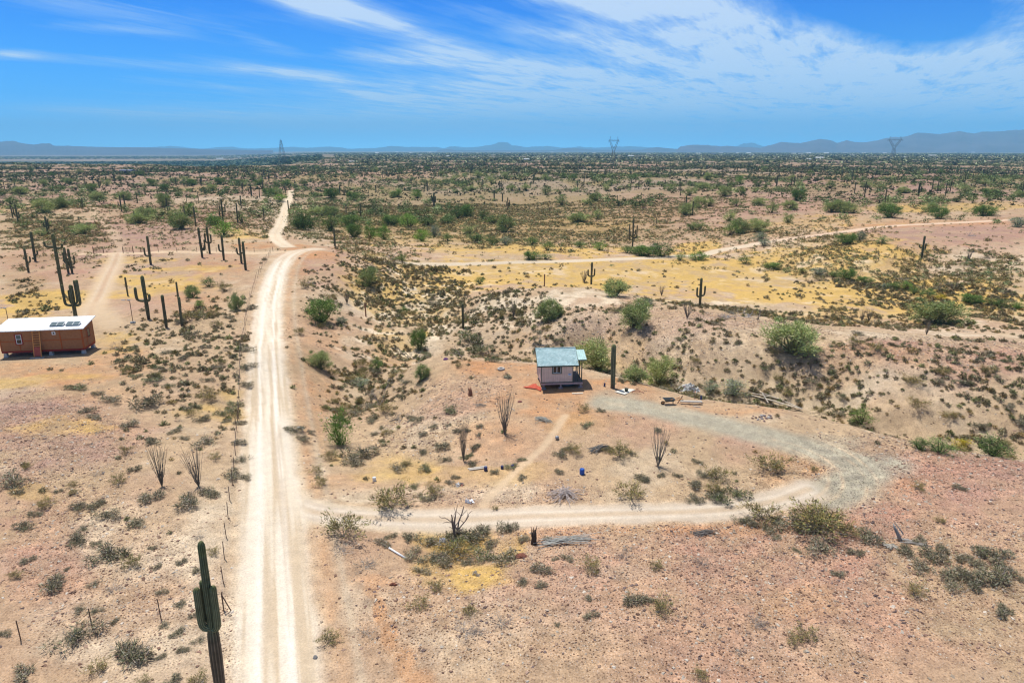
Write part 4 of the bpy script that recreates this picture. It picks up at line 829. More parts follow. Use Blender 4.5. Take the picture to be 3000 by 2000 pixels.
for i in indiv:
    h = sz[i] * {'b': .6, 'g': .6, 'c': .75, 'd': .6}[code[i]]; plant(code[i], x[i], y[i], z[i] - .03, sz[i], h, False)
rest = np.array([i for i in range(len(x)) if i not in indiv])
print('shrubs individual', len(indiv), 'merged', len(rest))
def merged(name, models, x, y, z, w, h, pick, label_kind='stuff', tints=None):
    g = np.random.default_rng(99); Vs, Fs, Cs, n = [], [], [], 0; rz = g.random(len(x)) * 6.283
    for k, (V, Fc, C) in enumerate(models):
        sel = np.where(pick == k)[0]
        if not len(sel): continue
        c, s = np.cos(rz[sel]), np.sin(rz[sel]); ww = w[sel][:, None]
        X_ = (V[None, :, 0] * c[:, None] - V[None, :, 1] * s[:, None]) * ww + x[sel][:, None]; Y_ = (V[None, :, 0] * s[:, None] + V[None, :, 1] * c[:, None]) * ww + y[sel][:, None]
        Z_ = V[None, :, 2] * h[sel][:, None] + z[sel][:, None]
        Vs.append(np.stack([X_, Y_, Z_], -1).reshape(-1, 3)); Fs.append((Fc[None] + (np.arange(len(sel)) * len(V))[:, None, None]).reshape(-1, 3) + n); n += len(sel) * len(V)
        br = (.65 + .7 * g.random((len(sel), 1, 1))); Cs.append((C[None] * br).reshape(-1, 3))
    o = link(name, raw_mesh(name, np.concatenate(Vs), np.concatenate(Fs), np.concatenate(Cs), MATS['foliage'])); return tag(o, kind='stuff')
def lowb(s, n, col, wd, L=.26, fl=1.0):
    g = np.random.default_rng(s); D = unit(g.normal(size=(n, 3)) * (1, 1, .7) + (0, 0, .35)); Pt = D * (.1 + .26 * g.random((n, 1))) * (1, 1, 1) + (0, 0, .18); Pt += g.normal(size=(n, 3)) * .05; Pt[:, 2] = np.maximum(Pt[:, 2], .0)
    return leaves(Pt, unit(D + g.normal(size=(n, 3)) * .6), L * (.6 + .6 * g.random(n)), wd, vary(col, n, g, .35, .08), g)
MID = [lowb(1, 90, (.245, .23, .135), .11, .32), lowb(2, 90, (.215, .185, .10), .11, .32), lowb(3, 90, (.18, .20, .085), .11, .32), lowb(4, 80, (.235, .185, .07), .09, .38), lowb(5, 60, (.30, .27, .21), .035, .36)]
FARS = [lowb(11, 34, (.25, .22, .11), .15), lowb(12, 34, (.23, .18, .075), .15), lowb(13, 30, (.20, .22, .10), .13, .3)]
ri = rest; pm = np.where(code[ri] == 'b', rng.integers(0, 2, len(ri)), np.where(code[ri] == 'g', 2, np.where(code[ri] == 'c', 3, 4)))
nearm = dist[ri] < 190
a = ri[nearm]; merged('scattered_shrubs', MID, x[a], y[a], z[a] - .03, sz[a], sz[a] * .85, pm[nearm])
a = ri[~nearm]; merged('distant_shrubs', FARS, x[a], y[a], z[a] - .03, sz[a] * 1.1, sz[a] * .95, rng.integers(0, 3, len(a)))
# thick stand of shrubs and trees beyond
x, y, g = scatter(90000, 380, 1300, 21, .62); dn = sstep(-.35, .35, fbm(x / 24, y / 34, 4, 113)) * .9 + .12; k = (g.random(len(x)) < dn * .75) & ~no_go(x, y); x, y = x[k], y[k]; z = GH(x, y); s = g.lognormal(.15, .35, len(x)) * (1 + np.hypot(x, y) / 900)
merged('far_shrubs', [lowb(31, 12, (.13, .125, .068), .30, .4), lowb(32, 12, (.15, .13, .07), .30, .4), lowb(33, 14, (.095, .12, .055), .30, .4)], x, y, z - .05, s, s * .8, g.integers(0, 3, len(x)))
def lowt(s, n, col, L=.14, wd=.09):
    g = np.random.default_rng(s); (V, Fc, C), cc = crown(g, n, 12, col, .42, .36, .5, .16, (L, L), wd * .6); return V, Fc, C
g = np.random.default_rng(41); n = 14000; x, y, g = scatter(n * 3, 300, 2600, 41, .75); dn = sstep(-.25, .35, fbm(x / 60, y / 50, 3, 411)); k = (g.random(len(x)) < dn * .75) & ~no_go(x, y) & ~((x / y < -.3) & (y > 1350)); x, y = x[k], y[k]; z = GH(x, y); w = 3 + 3.2 * g.random(len(x)); w *= 1 + np.hypot(x, y) / 5000
nearT = np.hypot(x, y) < 800
merged('far_trees', [lowt(51, 110, (.24, .29, .11)), lowt(52, 110, (.17, .22, .08)), lowt(53, 110, (.13, .17, .065))], x[nearT], y[nearT], z[nearT] - .2, w[nearT], w[nearT] * .62, g.integers(0, 3, nearT.sum()))
nt_ = ~nearT; merged('farthest_trees', [lowt(54, 26, (.13, .16, .07), .28, .2), lowt(55, 26, (.095, .12, .055), .28, .2)], x[nt_], y[nt_], z[nt_] - .2, w[nt_], w[nt_] * .6, g.integers(0, 2, nt_.sum()))
# trees of the plain out to the horizon
x, y, g = scatter(40000, 1500, 9000, 43, .7); k = ~((x / y < -.25) & (y > 1350) & (y < 5200)) & (g.random(len(x)) < .35 + .9 * sstep(-.2, .3, fbm(x / 300, y / 400, 3, 415))); x, y = x[k], y[k]; z = GH(x, y); w = 7 + 9 * g.random(len(x)) + np.hypot(x, y) / 700
merged('horizon_trees', [lowt(56, 9, (.075, .082, .048), .5, .5), lowt(57, 9, (.10, .10, .065), .5, .5)], x, y, z - .5, w, 3 + w * .12, g.integers(0, 2, len(x)))
x, y, g = scatter(16000, 1700, 4400, 45, .7); k = (x / y < -.27); x, y = x[k], y[k]; z = GH(x, y); w = 8 + 8 * g.random(len(x))
merged('river_trees', [lowt(58, 10, (.045, .075, .040), .5, .5), lowt(59, 10, (.06, .085, .045), .5, .5)], x, y, z - .5, w, 3 + w * .25, g.integers(0, 2, len(x)))

# loose stones and dry grass on the near ground
def stones(name, n, rmin, rmax, dens, smin, smax, cols, seed):
    x, y, g = scatter(n, rmin, rmax, seed, .62); k = (g.random(n) < dens(x, y)) & ~no_go(x, y); x, y = x[k], y[k]; m = len(x); z = GH(x, y)
    b = np.array([(-1, -1, -.5), (1, -1, -.5), (1, 1, -.5), (-1, 1, -.5), (-.6, -.7, .6), (.7, -.5, .5), (.5, .7, .7), (-.7, .6, .5)]) * .5
    f = np.array([(4, 5, 6), (4, 6, 7), (0, 1, 5), (0, 5, 4), (1, 2, 6), (1, 6, 5), (2, 3, 7), (2, 7, 6), (3, 0, 4), (3, 4, 7)])
    V = b[None] * (1 + .35 * g.normal(size=(m, 8, 3))); s = (smin + (smax - smin) * g.random(m) ** 3)[:, None, None]; V = V * s * (1, .8, .55)
    t = g.random(m) * 6.28; c, s2 = np.cos(t)[:, None], np.sin(t)[:, None]; V = np.stack([V[..., 0] * c - V[..., 1] * s2, V[..., 0] * s2 + V[..., 1] * c, V[..., 2]], -1) + np.stack([x, y, z + .01], 1)[:, None]
    C = np.array(cols)[g.integers(0, len(cols), m)] * (.7 + .6 * g.random((m, 1))); tag(link(name, raw_mesh(name, V.reshape(-1, 3), (f[None] + (np.arange(m) * 8)[:, None, None]).reshape(-1, 3), np.repeat(C, 8, 0), MATS['foliage'])), kind='stuff')
stones('loose_stones', 150000, 26, 120, lambda x, y: np.clip(.12 + .85 * B_STONE(x, y) - .5 * B_YELL(x, y), 0, 1), .05, .26, [(.20, .12, .09), (.28, .17, .13), (.36, .24, .18), (.42, .33, .25), (.17, .12, .11), (.55, .48, .40)], 61)
def tufts():
    n = 26000; x, y, g = scatter(n, 30, 130, 63, .62); k = (g.random(n) < B_YELL(x, y) * .8) & ~no_go(x, y); x, y = x[k], y[k]; m = len(x); z = GH(x, y)
    q = 5; Pt = np.repeat(np.stack([x, y, z], 1), q, 0); Pt[:, :2] += g.normal(size=(m * q, 2)) * .15; D = unit(g.normal(size=(m * q, 3)) * (.6, .6, .1) + (0, 0, .8))
    V, Fc, C = leaves(Pt, D, .12 + .12 * g.random(m * q), .03, vary((.55, .385, .125), m * q, g, .18, .05), g)
    tag(link('dry_grass', raw_mesh('dry_grass', V, Fc, C, MATS['foliage'])), kind='stuff')
tufts()

# ------------------------------------------------------------------ saguaros: u, base v, top v, arms (side, height it leaves in %, tip in %)
SAG = '''226 952 817 L40-82 L52-70 R40-85 R48-95 B45-78;185 860 689 L78-88 R76-84;84 798 728 L55-62 R40-66;104 766 680 R22-38 F10-16;201 801 725 L40-80 R45-66;212 800 729 R35-72 L30-60;140 686 633 R30-85 L40-66 R45-70;54 653 599 R25-60 L40-85;38 638 600;375 867 812
436 934 809 L45-76 R38-58;488 960 865;524 886 826;533 955 870;442 775 692 L30-60;593 755 668 R25-60 R30-42;615 743 664 L40-75 R40-72;656 762 689 L35-64;708 772 697 L35-60 R40-66;720 791 708;574 663 606;543 644 602;494 634 580 R30-70 L30-60;655 657 583 L20-55 R50-80 L55-75;697 655 595 R30-62
774 646 608;847 627 587;356 619 572 L35-60;368 614 570;403 595 564;393 641 616;243 611 581;214 603 581;234 661 635;707 611 574 L30-60;582 590 566;548 598 578;393 558 534 L30-70 R30-60;425 571 549;462 571 547;251 544 520 L20-70 R25-60;337 538 520;46 559 530;611 559 539 L40-70 R30-60;761 581 553;172 521 503;710 563 537;15 560 532
982 727 668;1057 636 595 R30-62 L35-60;1015 630 597;1357 962 889;1072 927 888 X;1595 839 803 X;1488 615 579 L30-70 R30-80 R40-60;1470 559 528 L30-80 R40-85;1220 550 526 L30-60;1243 559 534 R40-80;1414 550 524 L20-60 R25-65;1069 525 505;1380 527 495;1121 523 500;1563 538 512
1732 832 768 L35-66 R35-70;1853 723 639 L25-80 R30-75 R40-60 L35-55;1795 1137 1010;1692 553 527;1711 547 507 L60-90 R60-95;1848 553 527;1808 595 572;1993 573 534 R30-50;1990 560 540 L30-60;2050 899 815 L35-68 R38-72;2700 756 692 L45-62 R38-66;2008 626 574;2029 631 590;2592 598 550;2532 580 532 L45-75 R50-80
2503 568 534;2769 574 536 R30-50;2783 562 525 L30-70 R35-80 R50-85;2729 564 521;2745 564 530;2993 577 527 L40-80 R45-70;2884 519 483 L30-70 R35-75;2809 542 514 L30-80 R30-85;2825 544 509 L40-70 R50-80;2540 519 500;2468 517 494;2115 528 489 L20-80 R25-70 R35-85;2152 510 489 L30-70;2252 577 554;2258 577 556;2496 528 509 L50-80 R50-80;2554 535 516;2630 531 509 L30-70;2848 535 509 R40-70;2642 528 512
1796 480 462;1650 525 508 L30-70;1600 500 482;1350 500 484;1285 516 498;1900 500 484 L40-80;1940 505 488;1610 620 608 X;1798 706 690 X;1923 655 637;2910 540 515 R30-60;2700 510 494 L30-60;2405 512 496;2330 508 492;2060 520 504'''
SL = {0: 'many-armed candelabra saguaro behind the orange house', 1: 'very tall slim saguaro with two stubby arms near its top, behind the orange house', 10: 'saguaro with one long low left arm, behind the solar lamp post', 51: 'armless saguaro on the slope left of the pink shed',
      52: 'dead brown saguaro stub in the gully right of the road', 53: 'dead brown saguaro stub on the crest by the yellow plain', 63: 'two-armed saguaro at the edge of the yellow plain', 64: 'large candelabra saguaro beyond the far dirt road', 65: 'thick armless saguaro right of the pink shed',
      72: 'two-armed saguaro on the ridge between the yellow plain and the shrubs', 73: 'two-armed saguaro alone on the pale slope at far right', 48: 'armless saguaro beyond the road junction, on the valley edge', 14: 'one-armed saguaro beside the right ranch gate', 11: 'armless saguaro right of the solar lamp post', 13: 'slim armless saguaro, nearest the dirt road of three by the lamp post'}
SR = [q.split() for q in SAG.replace('\n', ';').split(';') if q.strip()]; PP = place([(float(q[0]), float(q[1])) for q in SR])
numw = {0: 'armless', 1: 'one-armed', 2: 'two-armed', 3: 'three-armed', 4: 'four-armed', 5: 'five-armed'}
for i, (q, p) in enumerate(zip(SR, PP)):
    s = px_scale(p); el = math.atan2(CAMZ - p[2], p[1]); H = (float(q[1]) - float(q[2])) * s / math.cos(el); H = min(max(H, 1.2), 12.5)
    arms = []; g = np.random.default_rng(i + 500); brown = 'X' in q[3:]
    rad = min(max(H * .040, .13), .26) * (1 if i != 65 else 1.15)
    for t in q[3:]:
        if t == 'X': continue
        a, b = t[1:].split('-'); az = {'L': 180, 'R': 0, 'B': 90, 'F': 270}[t[0]] + g.uniform(-25, 25); dup = sum(1 for z_ in arms if abs((z_[0] - az + 180) % 360 - 180) < 60)
        arms.append((az, H * float(a) / 100, (.105 * H + .1) * (.9 + .25 * g.random()) * (.7 if dup else 1.1), H * float(b) / 100, rad * .72))
    if i == 0: arms = [(185, H * .42, 1.25, H * .86, .17), (150, H * .46, .75, H * .74, .15), (-5, H * .42, 1.2, H * .97, .17), (20, H * .46, .62, H * .95, .15), (80, H * .5, .3, H * .84, .13)]; 
    if i == 10: arms = [(185, H * .42, 1.45, H * .74, .20), (0, H * .42, .62, H * .58, .19)]
    bigp = float(q[1]) - float(q[2]) > 34
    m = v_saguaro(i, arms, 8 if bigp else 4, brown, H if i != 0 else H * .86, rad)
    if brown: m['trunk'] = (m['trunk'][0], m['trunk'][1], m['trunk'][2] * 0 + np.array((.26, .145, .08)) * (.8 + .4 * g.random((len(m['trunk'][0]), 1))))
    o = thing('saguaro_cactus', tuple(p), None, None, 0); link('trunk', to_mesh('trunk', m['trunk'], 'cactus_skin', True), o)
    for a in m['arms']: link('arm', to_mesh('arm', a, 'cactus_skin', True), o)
    if i in SL: tag(o, SL[i], 'cactus', 'saguaro cacti standing in the desert')
    else: later(o, numw[len(arms)] + ' saguaro', 'cactus', 'saguaro cacti standing in the desert', p[0], p[1])
# the big one in the near left corner
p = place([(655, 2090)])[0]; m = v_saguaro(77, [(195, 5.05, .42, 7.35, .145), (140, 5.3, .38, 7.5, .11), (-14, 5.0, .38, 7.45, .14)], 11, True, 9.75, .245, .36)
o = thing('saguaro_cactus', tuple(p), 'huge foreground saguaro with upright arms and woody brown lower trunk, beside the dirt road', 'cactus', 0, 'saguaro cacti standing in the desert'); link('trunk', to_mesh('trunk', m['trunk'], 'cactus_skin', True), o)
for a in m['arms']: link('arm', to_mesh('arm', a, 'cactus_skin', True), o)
LMARK.append((p[0], p[1], 'huge foreground saguaro'))
# the many that dot the far desert, a few models copied
FS = []
for k, arms in enumerate([[], [], [(0, 1.6, .6, 3.6, .16)], [(180, 1.7, .6, 3.4, .16), (10, 2.0, .6, 3.9, .16)], [(180, 1.3, .7, 3.9, .16), (0, 1.5, .6, 3.4, .16), (60, 1.9, .6, 4.3, .16)]]):
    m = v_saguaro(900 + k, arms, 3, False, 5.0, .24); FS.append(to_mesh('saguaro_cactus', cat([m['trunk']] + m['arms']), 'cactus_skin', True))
x, y, g = scatter(900, 380, 1500, 71, .62); k = (x / y > -.6) & ~((x / y < -.12) & (y > 1000)) & ~no_go(x, y); x, y = x[k][:185], y[k][:185]; z = GH(x, y)
for i in range(len(x)):
    j = int(g.integers(0, 5)); o = link('saguaro_cactus', FS[j], None, (x[i], y[i], z[i])); s = .95 + .75 * g.random(); o.scale = (s * 1.35, s * 1.35, s); o.rotation_euler = (0, 0, g.random() * 6.28)
    later(o, 'distant ' + numw[(0, 0, 1, 2, 3)[j]] + ' saguaro', 'cactus', 'saguaro cacti standing in the desert', x[i], y[i])

# ------------------------------------------------------------------ the two small buildings
def mat_shingle():
    m = bpy.data.materials.new('teal_shingles'); m.use_nodes = True; t = m.node_tree; p = t.nodes['Principled BSDF']; p.inputs['Roughness'].default_value = .9; p.inputs['Specular IOR Level'].default_value = .1
    tc = N(t, 'ShaderNodeTexCoord'); b = N(t, 'ShaderNodeTexBrick'); t.links.new(tc.outputs['Object'], b.inputs['Vector'])
    b.inputs['Scale'].default_value = 1; b.inputs['Brick Width'].default_value = .30; b.inputs['Row Height'].default_value = .15; b.inputs['Mortar Size'].default_value = .014; b.inputs['Bias'].default_value = 0
    b.inputs['Color1'].default_value = (.36, .52, .53, 1); b.inputs['Color2'].default_value = (.54, .69, .69, 1); b.inputs['Mortar'].default_value = (.12, .20, .22, 1)
    n = N(t, 'ShaderNodeTexNoise'); n.inputs['Scale'].default_value = 7; n.inputs['Detail'].default_value = 5; t.links.new(tc.outputs['Object'], n.inputs['Vector'])
    t.links.new(mixc(t, 1.0, b.outputs['Color'], ramp(t, n.outputs[0], [(.3, (.72, .72, .72)), (.7, (1.25, 1.25, 1.25))]), 'MULTIPLY'), p.inputs['Base Color'])
    bu = N(t, 'ShaderNodeBump'); bu.inputs['Strength'].default_value = .6; bu.inputs['Distance'].default_value = .03; t.links.new(b.outputs['Fac'], bu.inputs['Height']); bu.invert = True; t.links.new(bu.outputs[0], p.inputs['Normal']); return m
def mat_rib(name, col, step, axis=0, rough=.5, metal=0.0, spec=.4, stain=None):
    m = bpy.data.materials.new(name); m.use_nodes = True; t = m.node_tree; p = t.nodes['Principled BSDF']; p.inputs['Roughness'].default_value = rough; p.inputs['Metallic'].default_value = metal; p.inputs['Specular IOR Level'].default_value = spec
    tc = N(t, 'ShaderNodeTexCoord'); s = N(t, 'ShaderNodeSeparateXYZ'); t.links.new(tc.outputs['Object'], s.inputs[0])
    c = s.outputs[axis] if axis < 2 else mth(t, 'ADD', s.outputs[0], s.outputs[1])
    f = mth(t, 'PINGPONG', mth(t, 'DIVIDE', c, step), .5); g_ = mth(t, 'MULTIPLY', mth(t, 'LESS_THAN', f, .06), 1.0)
    n = N(t, 'ShaderNodeTexNoise'); n.inputs['Scale'].default_value = 2.4; n.inputs['Detail'].default_value = 6; t.links.new(tc.outputs['Object'], n.inputs['Vector'])
    cc = mixc(t, 1.0, col, ramp(t, n.outputs[0], [(.3, (.88, .86, .84)), (.7, (1.1, 1.1, 1.1))]), 'MULTIPLY'); cc = mixc(t, mth(t, 'MULTIPLY', g_, .45), cc, tuple(k * .45 for k in col))
    if stain:
        v = N(t, 'ShaderNodeMapping'); v.inputs['Scale'].default_value = (9, 9, .6); t.links.new(tc.outputs['Object'], v.inputs[0]); n2_ = N(t, 'ShaderNodeTexNoise'); n2_.inputs['Scale'].default_value = 1; n2_.inputs['Detail'].default_value = 3; t.links.new(v.outputs[0], n2_.inputs['Vector'])
        low = mth(t, 'SUBTRACT', 1.35, s.outputs[2], clamp=True); cc = mixc(t, mth(t, 'MULTIPLY', mth(t, 'MULTIPLY', mth(t, 'SUBTRACT', n2_.outputs[0], .48, clamp=True), 5, clamp=True), low, clamp=True), cc, stain)
    t.links.new(cc, p.inputs['Base Color'])
    bu = N(t, 'ShaderNodeBump'); bu.inputs['Strength'].default_value = .5; bu.inputs['Distance'].default_value = .02; t.links.new(mth(t, 'SUBTRACT', 1, g_), bu.inputs['Height']); t.links.new(bu.outputs[0], p.inputs['Normal']); return m
M_GREEN = material('dark_green_trim', (.05, .075, .055), .6, .15); M_WOODG = material('weathered_grey_wood', (.27, .24, .21), .9, .3, 9); M_PINKW = mat_rib('pink_siding', (.70, .53, .44), .2, 2, .85, 0, .15, (.44, .24, .20))
M_PINKB = material('pink_painted_beam', (.50, .34, .31), .85, .2, 6); M_GLASS = material('dark_glass', (.012, .014, .018), .08, spec=.6); M_WHITE = material('white_frame', (.72, .74, .74), .5); M_DECK = mat_rib('deck_boards', (.17, .15, .14), .14, 1, .9)
M_SHG = mat_shingle(); M_TEALM = mat_rib('pale_teal_metal', (.42, .62, .60), .22, 0, .45); M_CONC = material('concrete', (.50, .48, .44), .9, .15, 12)
M_BLUE = material('blue_plastic', (.02, .10, .42), .4, .1); M_DKBLUE = material('dark_blue_plastic', (.04, .05, .14), .4, .1)

def shed():
    t = thing('shed', (SHED[0], SHED[1], SHED[2]), 'small pink wooden shed with teal shingle roof and covered side porch on stilts', 'shed', R(4.5))
    Wd, D, PW, zf, hw = 3.55, 4.0, 1.15, .78, 2.23; z1 = zf + hw; zr = z1 + 1.12
    def par(mb, n, m, p=t, **k): return mb.build(n, m, p, **k)
    for (xx, yy) in ((.32, .3), (2.25, .3), (Wd + PW - .2, .3), (.32, D - .3), (2.25, D - .3), (Wd + PW - .2, D - .3)):
        k = MB(); k.box(xx - .09, yy - .09, .1, xx + .09, yy + .09, zf - .25).box(xx - .26, yy - .26, -.15, xx + .26, yy + .26, .1); par(k, 'pier', M_PINKB if xx > 1 else M_WOODG)
    par(MB().box(0, .02, zf - .25, Wd + PW, .10, zf - .03).box(0, D - .1, zf - .25, Wd + PW, D - .02, zf - .03).box(.02, .10, zf - .24, .1, D - .1, zf - .04).box(Wd + PW - .1, .1, zf - .24, Wd + PW - .02, D - .1, zf - .04).box(2.2, .1, zf - .24, 2.28, D - .1, zf - .04), 'floor_beam', M_PINKB)
    par(MB().box(.0, .0, zf - .03, Wd, D, zf), 'floor', M_WOODG); par(MB().box(Wd + .005, .0, zf - .025, Wd + PW, D, zf + .01), 'porch_deck', M_DECK)
    w = MB(); hx0, hx1, hz0, hz1 = 1.3, 2.2, zf + 1.12, zf + 2.0
    w.box(0, 0, zf, hx0, .08, z1).box(hx1, 0, zf, Wd, .08, z1).box(hx0, 0, zf, hx1, .08, hz0).box(hx0, 0, hz1, hx1, .08, z1)
    w.box(0, D - .08, zf, Wd, D, z1)
    for xx in (0, Wd - .08):
        w.add([(xx, .08, zf), (xx + .08, .08, zf), (xx + .08, D - .08, zf), (xx, D - .08, zf), (xx, .08, z1), (xx + .08, .08, z1), (xx + .08, D - .08, z1), (xx, D - .08, z1), (xx, D / 2, zr - .1), (xx + .08, D / 2, zr - .1)],
              [(0, 1, 2, 3)[::-1], (0, 4, 8, 7, 3)[::-1], (1, 2, 6, 9, 5)[::-1], (0, 1, 5, 4), (3, 7, 6, 2), (4, 5, 9, 8), (8, 9, 6, 7)])
    par(w, 'wall', M_PINKW)
    tr = MB(); e = .004
    for xx in (0, Wd): tr.box(xx - .045 if xx else -.03, -.03, zf - .02, xx + .045 if xx == 0 else Wd + .03, -e, z1 - .02)
    tr.box(.05, -.028, zf - .02, Wd - .05, -e, zf + .07); tr.box(-.03, .0, zf, -e, .07, z1 - .02); tr.box(-.03, D - .07, zf, -e, D, z1 - .02)
    par(tr, 'corner_trim', M_GREEN)
    win = par(MB().box(hx0 - .09, -.035, hz0 - .09, hx1 + .09, -e, hz0).box(hx0 - .09, -.035, hz1, hx1 + .09, -e, hz1 + .09).box(hx0 - .09, -.035, hz0, hx0, -e, hz1).box(hx1, -.035, hz0, hx1 + .09, -e, hz1), 'window', M_GREEN)
    par(MB().box(hx0, .01, hz0, hx0 + .05, .05, hz1).box(hx1 - .05, .01, hz0, hx1, .05, hz1).box(hx0 + .05, .01, hz0, hx1 - .05, .05, hz0 + .05).box(hx0 + .05, .01, hz1 - .05, hx1 - .05, .05, hz1).box((hx0 + hx1) / 2 - .03, .005, hz0 + .05, (hx0 + hx1) / 2 + .03, .05, hz1 - .05), 'sash', M_WHITE, win)
    par(MB().box(hx0 + .05, .025, hz0 + .05, (hx0 + hx1) / 2 - .03, .035, hz1 - .05), 'pane', M_GLASS, win); par(MB().box((hx0 + hx1) / 2 + .03, .025, hz0 + .05, hx1 - .05, .035, hz1 - .05), 'pane', M_GLASS, win)
    sg = par(MB().box(3.02, -.012, zf + .80, 3.38, -.002, zf + 1.05), 'notice', material('white_notice', (.62, .70, .76), .5))
    par(MB().box(3.05, -.018, zf + .95, 3.13, -.012, zf + 1.02).box(3.15, -.018, zf + .93, 3.22, -.012, zf + 1.03).box(3.24, -.018, zf + .96, 3.33, -.012, zf + 1.02).box(3.06, -.018, zf + .87, 3.2, -.012, zf + .90).box(3.24, -.018, zf + .85, 3.30, -.012, zf + .89), 'notice_marks', material('blue_ink', (.05, .14, .42), .6), sg)
    par(MB().box(Wd, 1.3, zf + .012, Wd + .03, 2.2, zf + 2.0), 'door', M_GREEN)
    sl = (zr - z1) / (D / 2)
    def slab(x0, x1, ya, za, yb, zb, th=.07):
        n = Vector((0, -(zb - za), yb - ya)).normalized() * th
        if n.z < 0: n = -n
        vs = [(x0, ya, za), (x1, ya, za), (x1, yb, zb), (x0, yb, zb)]; vs += [(a, b + n.y, c + n.z) for a, b, c in vs]
        return vs, [(0, 3, 2, 1), (4, 5, 6, 7), (0, 1, 5, 4), (1, 2, 6, 5), (2, 3, 7, 6), (3, 0, 4, 7)]
    ov = .38; x0, x1 = -.45, Wd + .55
    rf = MB(); rf.add(*slab(x0, x1, -ov, z1 - ov * sl + .03, D / 2, zr + .03)); rf.add(*slab(x0, x1, D + ov, z1 - ov * sl + .03, D / 2 + .001, zr + .03)); rr = par(rf, 'roof', M_SHG)
    par(MB().box(x0, D / 2 - .09, zr + .095, x1, D / 2 + .09, zr + .125), 'ridge_cap', M_SHG, rr)
    fa = MB(); fa.box(x0 + .01, -ov - .03, z1 - ov * sl - .07, x1 - .01, -ov - .002, z1 - ov * sl + .09)
    for xx in (x0 - .03, x1 + .002):
        for (ya, yb) in ((-ov, D / 2), (D + ov, D / 2)): fa.add(*slab(xx, xx + .028, ya, z1 - ov * sl - .06, yb, zr - .06, .14))
    par(fa, 'fascia', M_GREEN, rr)
    px0, px1 = Wd + .02, Wd + PW + .38; pe, pr = z1 + .32, z1 + .93
    pf = MB(); pf.add(*slab(x1 + .03, px1, .12, pe, D / 2, pr, .03)); pf.add(*slab(x1 + .03, px1, D - .12, pe, D / 2 + .001, pr, .03)); par(pf, 'porch_roof', M_TEALM)
    par(MB().box(x1 + .04, .18, pe - .14, px1 - .06, .26, pe - .01).box(x1 + .04, D - .26, pe - .14, px1 - .06, D - .18, pe - .01).box(Wd + PW - .17, .26, pe - .14, Wd + PW - .09, D - .26, pe - .03), 'porch_beam', M_GREEN)
    for yy in (.22, 1.6, D - .24): par(MB().box(Wd + PW - .18, yy - .05, zf + .01, Wd + PW - .08, yy + .05, pe - .14), 'porch_post', M_GREEN)
    par(MB().box(Wd + PW - .60, .23, zf + .01, Wd + PW - .52, .31, pe - .14), 'porch_post', M_GREEN)
    return t
ts = shed(); LMARK.append((SHED[0] + 1.8, SHED[1] + 1.5, 'pink shed'))
MS = Matrix.Translation(SHED) @ Matrix.Rotation(R(4.5), 4, 'Z')
def atl(M, x, y, dz=0): q = M @ Vector((x, y, 0)); return (q.x, q.y, float(GH(q.x, q.y)) + dz)
# red netting heaped beside the shed
def cloth(name, loc, w, h, amp, mat, label, cat_, seed, rz=0, tri=False, hgt=.05):
    g = np.random.default_rng(seed); n = 16; V = []; Fc = []
    for j in range(n):
        for i in range(n):
            a, b = i / (n - 1) - .5, j / (n - 1) - .5; xx, yy = a * w * (1 if not tri else (.25 + .9 * (b + .5))), b * h
            xx += .12 * w * math.sin(5 * b + seed); yy += .10 * h * math.sin(6 * a + seed * 2); e = 1 - max(abs(a), abs(b)) * 2
            V.append((xx, yy, hgt + amp * (abs(math.sin(9 * a + 4 * b + seed)) * .5 + abs(math.cos(11 * b - 5 * a)) * .5) * (.25 + .75 * max(0, e)) + .02 * g.random()))
    for j in range(n - 1):
        for i in range(n - 1): k = j * n + i; Fc.append((k, k + 1, k + n + 1, k + n))
    o = link(name, raw_mesh(name, V, Fc, None, mat), None, loc); o.rotation_euler.z = rz; m = o.modifiers.new('thick', 'SOLIDIFY'); m.thickness = .02; return tag(o, label, cat_)
cloth('red_netting', atl(MS, -.55, .7), 1.6, 2.0, .12, material('red_mesh_fabric', (.45, .085, .045), .8, .25), 'crumpled orange-red netting lying against the left side of the pink shed', 'netting', 3, .5, True)
k = MB().lathe([(.0, .04), (.95, .04), (1.1, .42), (1.15, .44), (1.15, .40), (1.06, .40), (.92, .08), (.0, .08)], 28, (0, 0, 0), 1, .7); o = k.build('stock_tank', material('grey_galvanised', (.22, .24, .26), .5, .15), None, 0, atl(MS, 3.05, 1.3)); tag(o, 'grey oval tub lying in the shade under the pink shed porch', 'tub')
def board(name, a, b, w, h, mat, label, cat_, dz=.03):
    P_ = place([a, b]); k = MB(); p0, p1 = Vector(P_[0]), Vector(P_[1]); k.bar(Vector((0, 0, dz)), p1 - p0 + Vector((0, 0, dz)), w, h); return tag(k.build(name, mat, None, .004, tuple(p0)), label, cat_)
M_PLANK = material('pale_plank', (.60, .53, .42), .85, .2, 5); M_BLEACH = material('bleached_wood', (.46, .42, .36), .9, .25, 8)
board('plank', (1676, 1153), (1708, 1152), .28, .06, M_PLANK, 'short pale plank on the ground in front of the pink shed porch', 'plank')

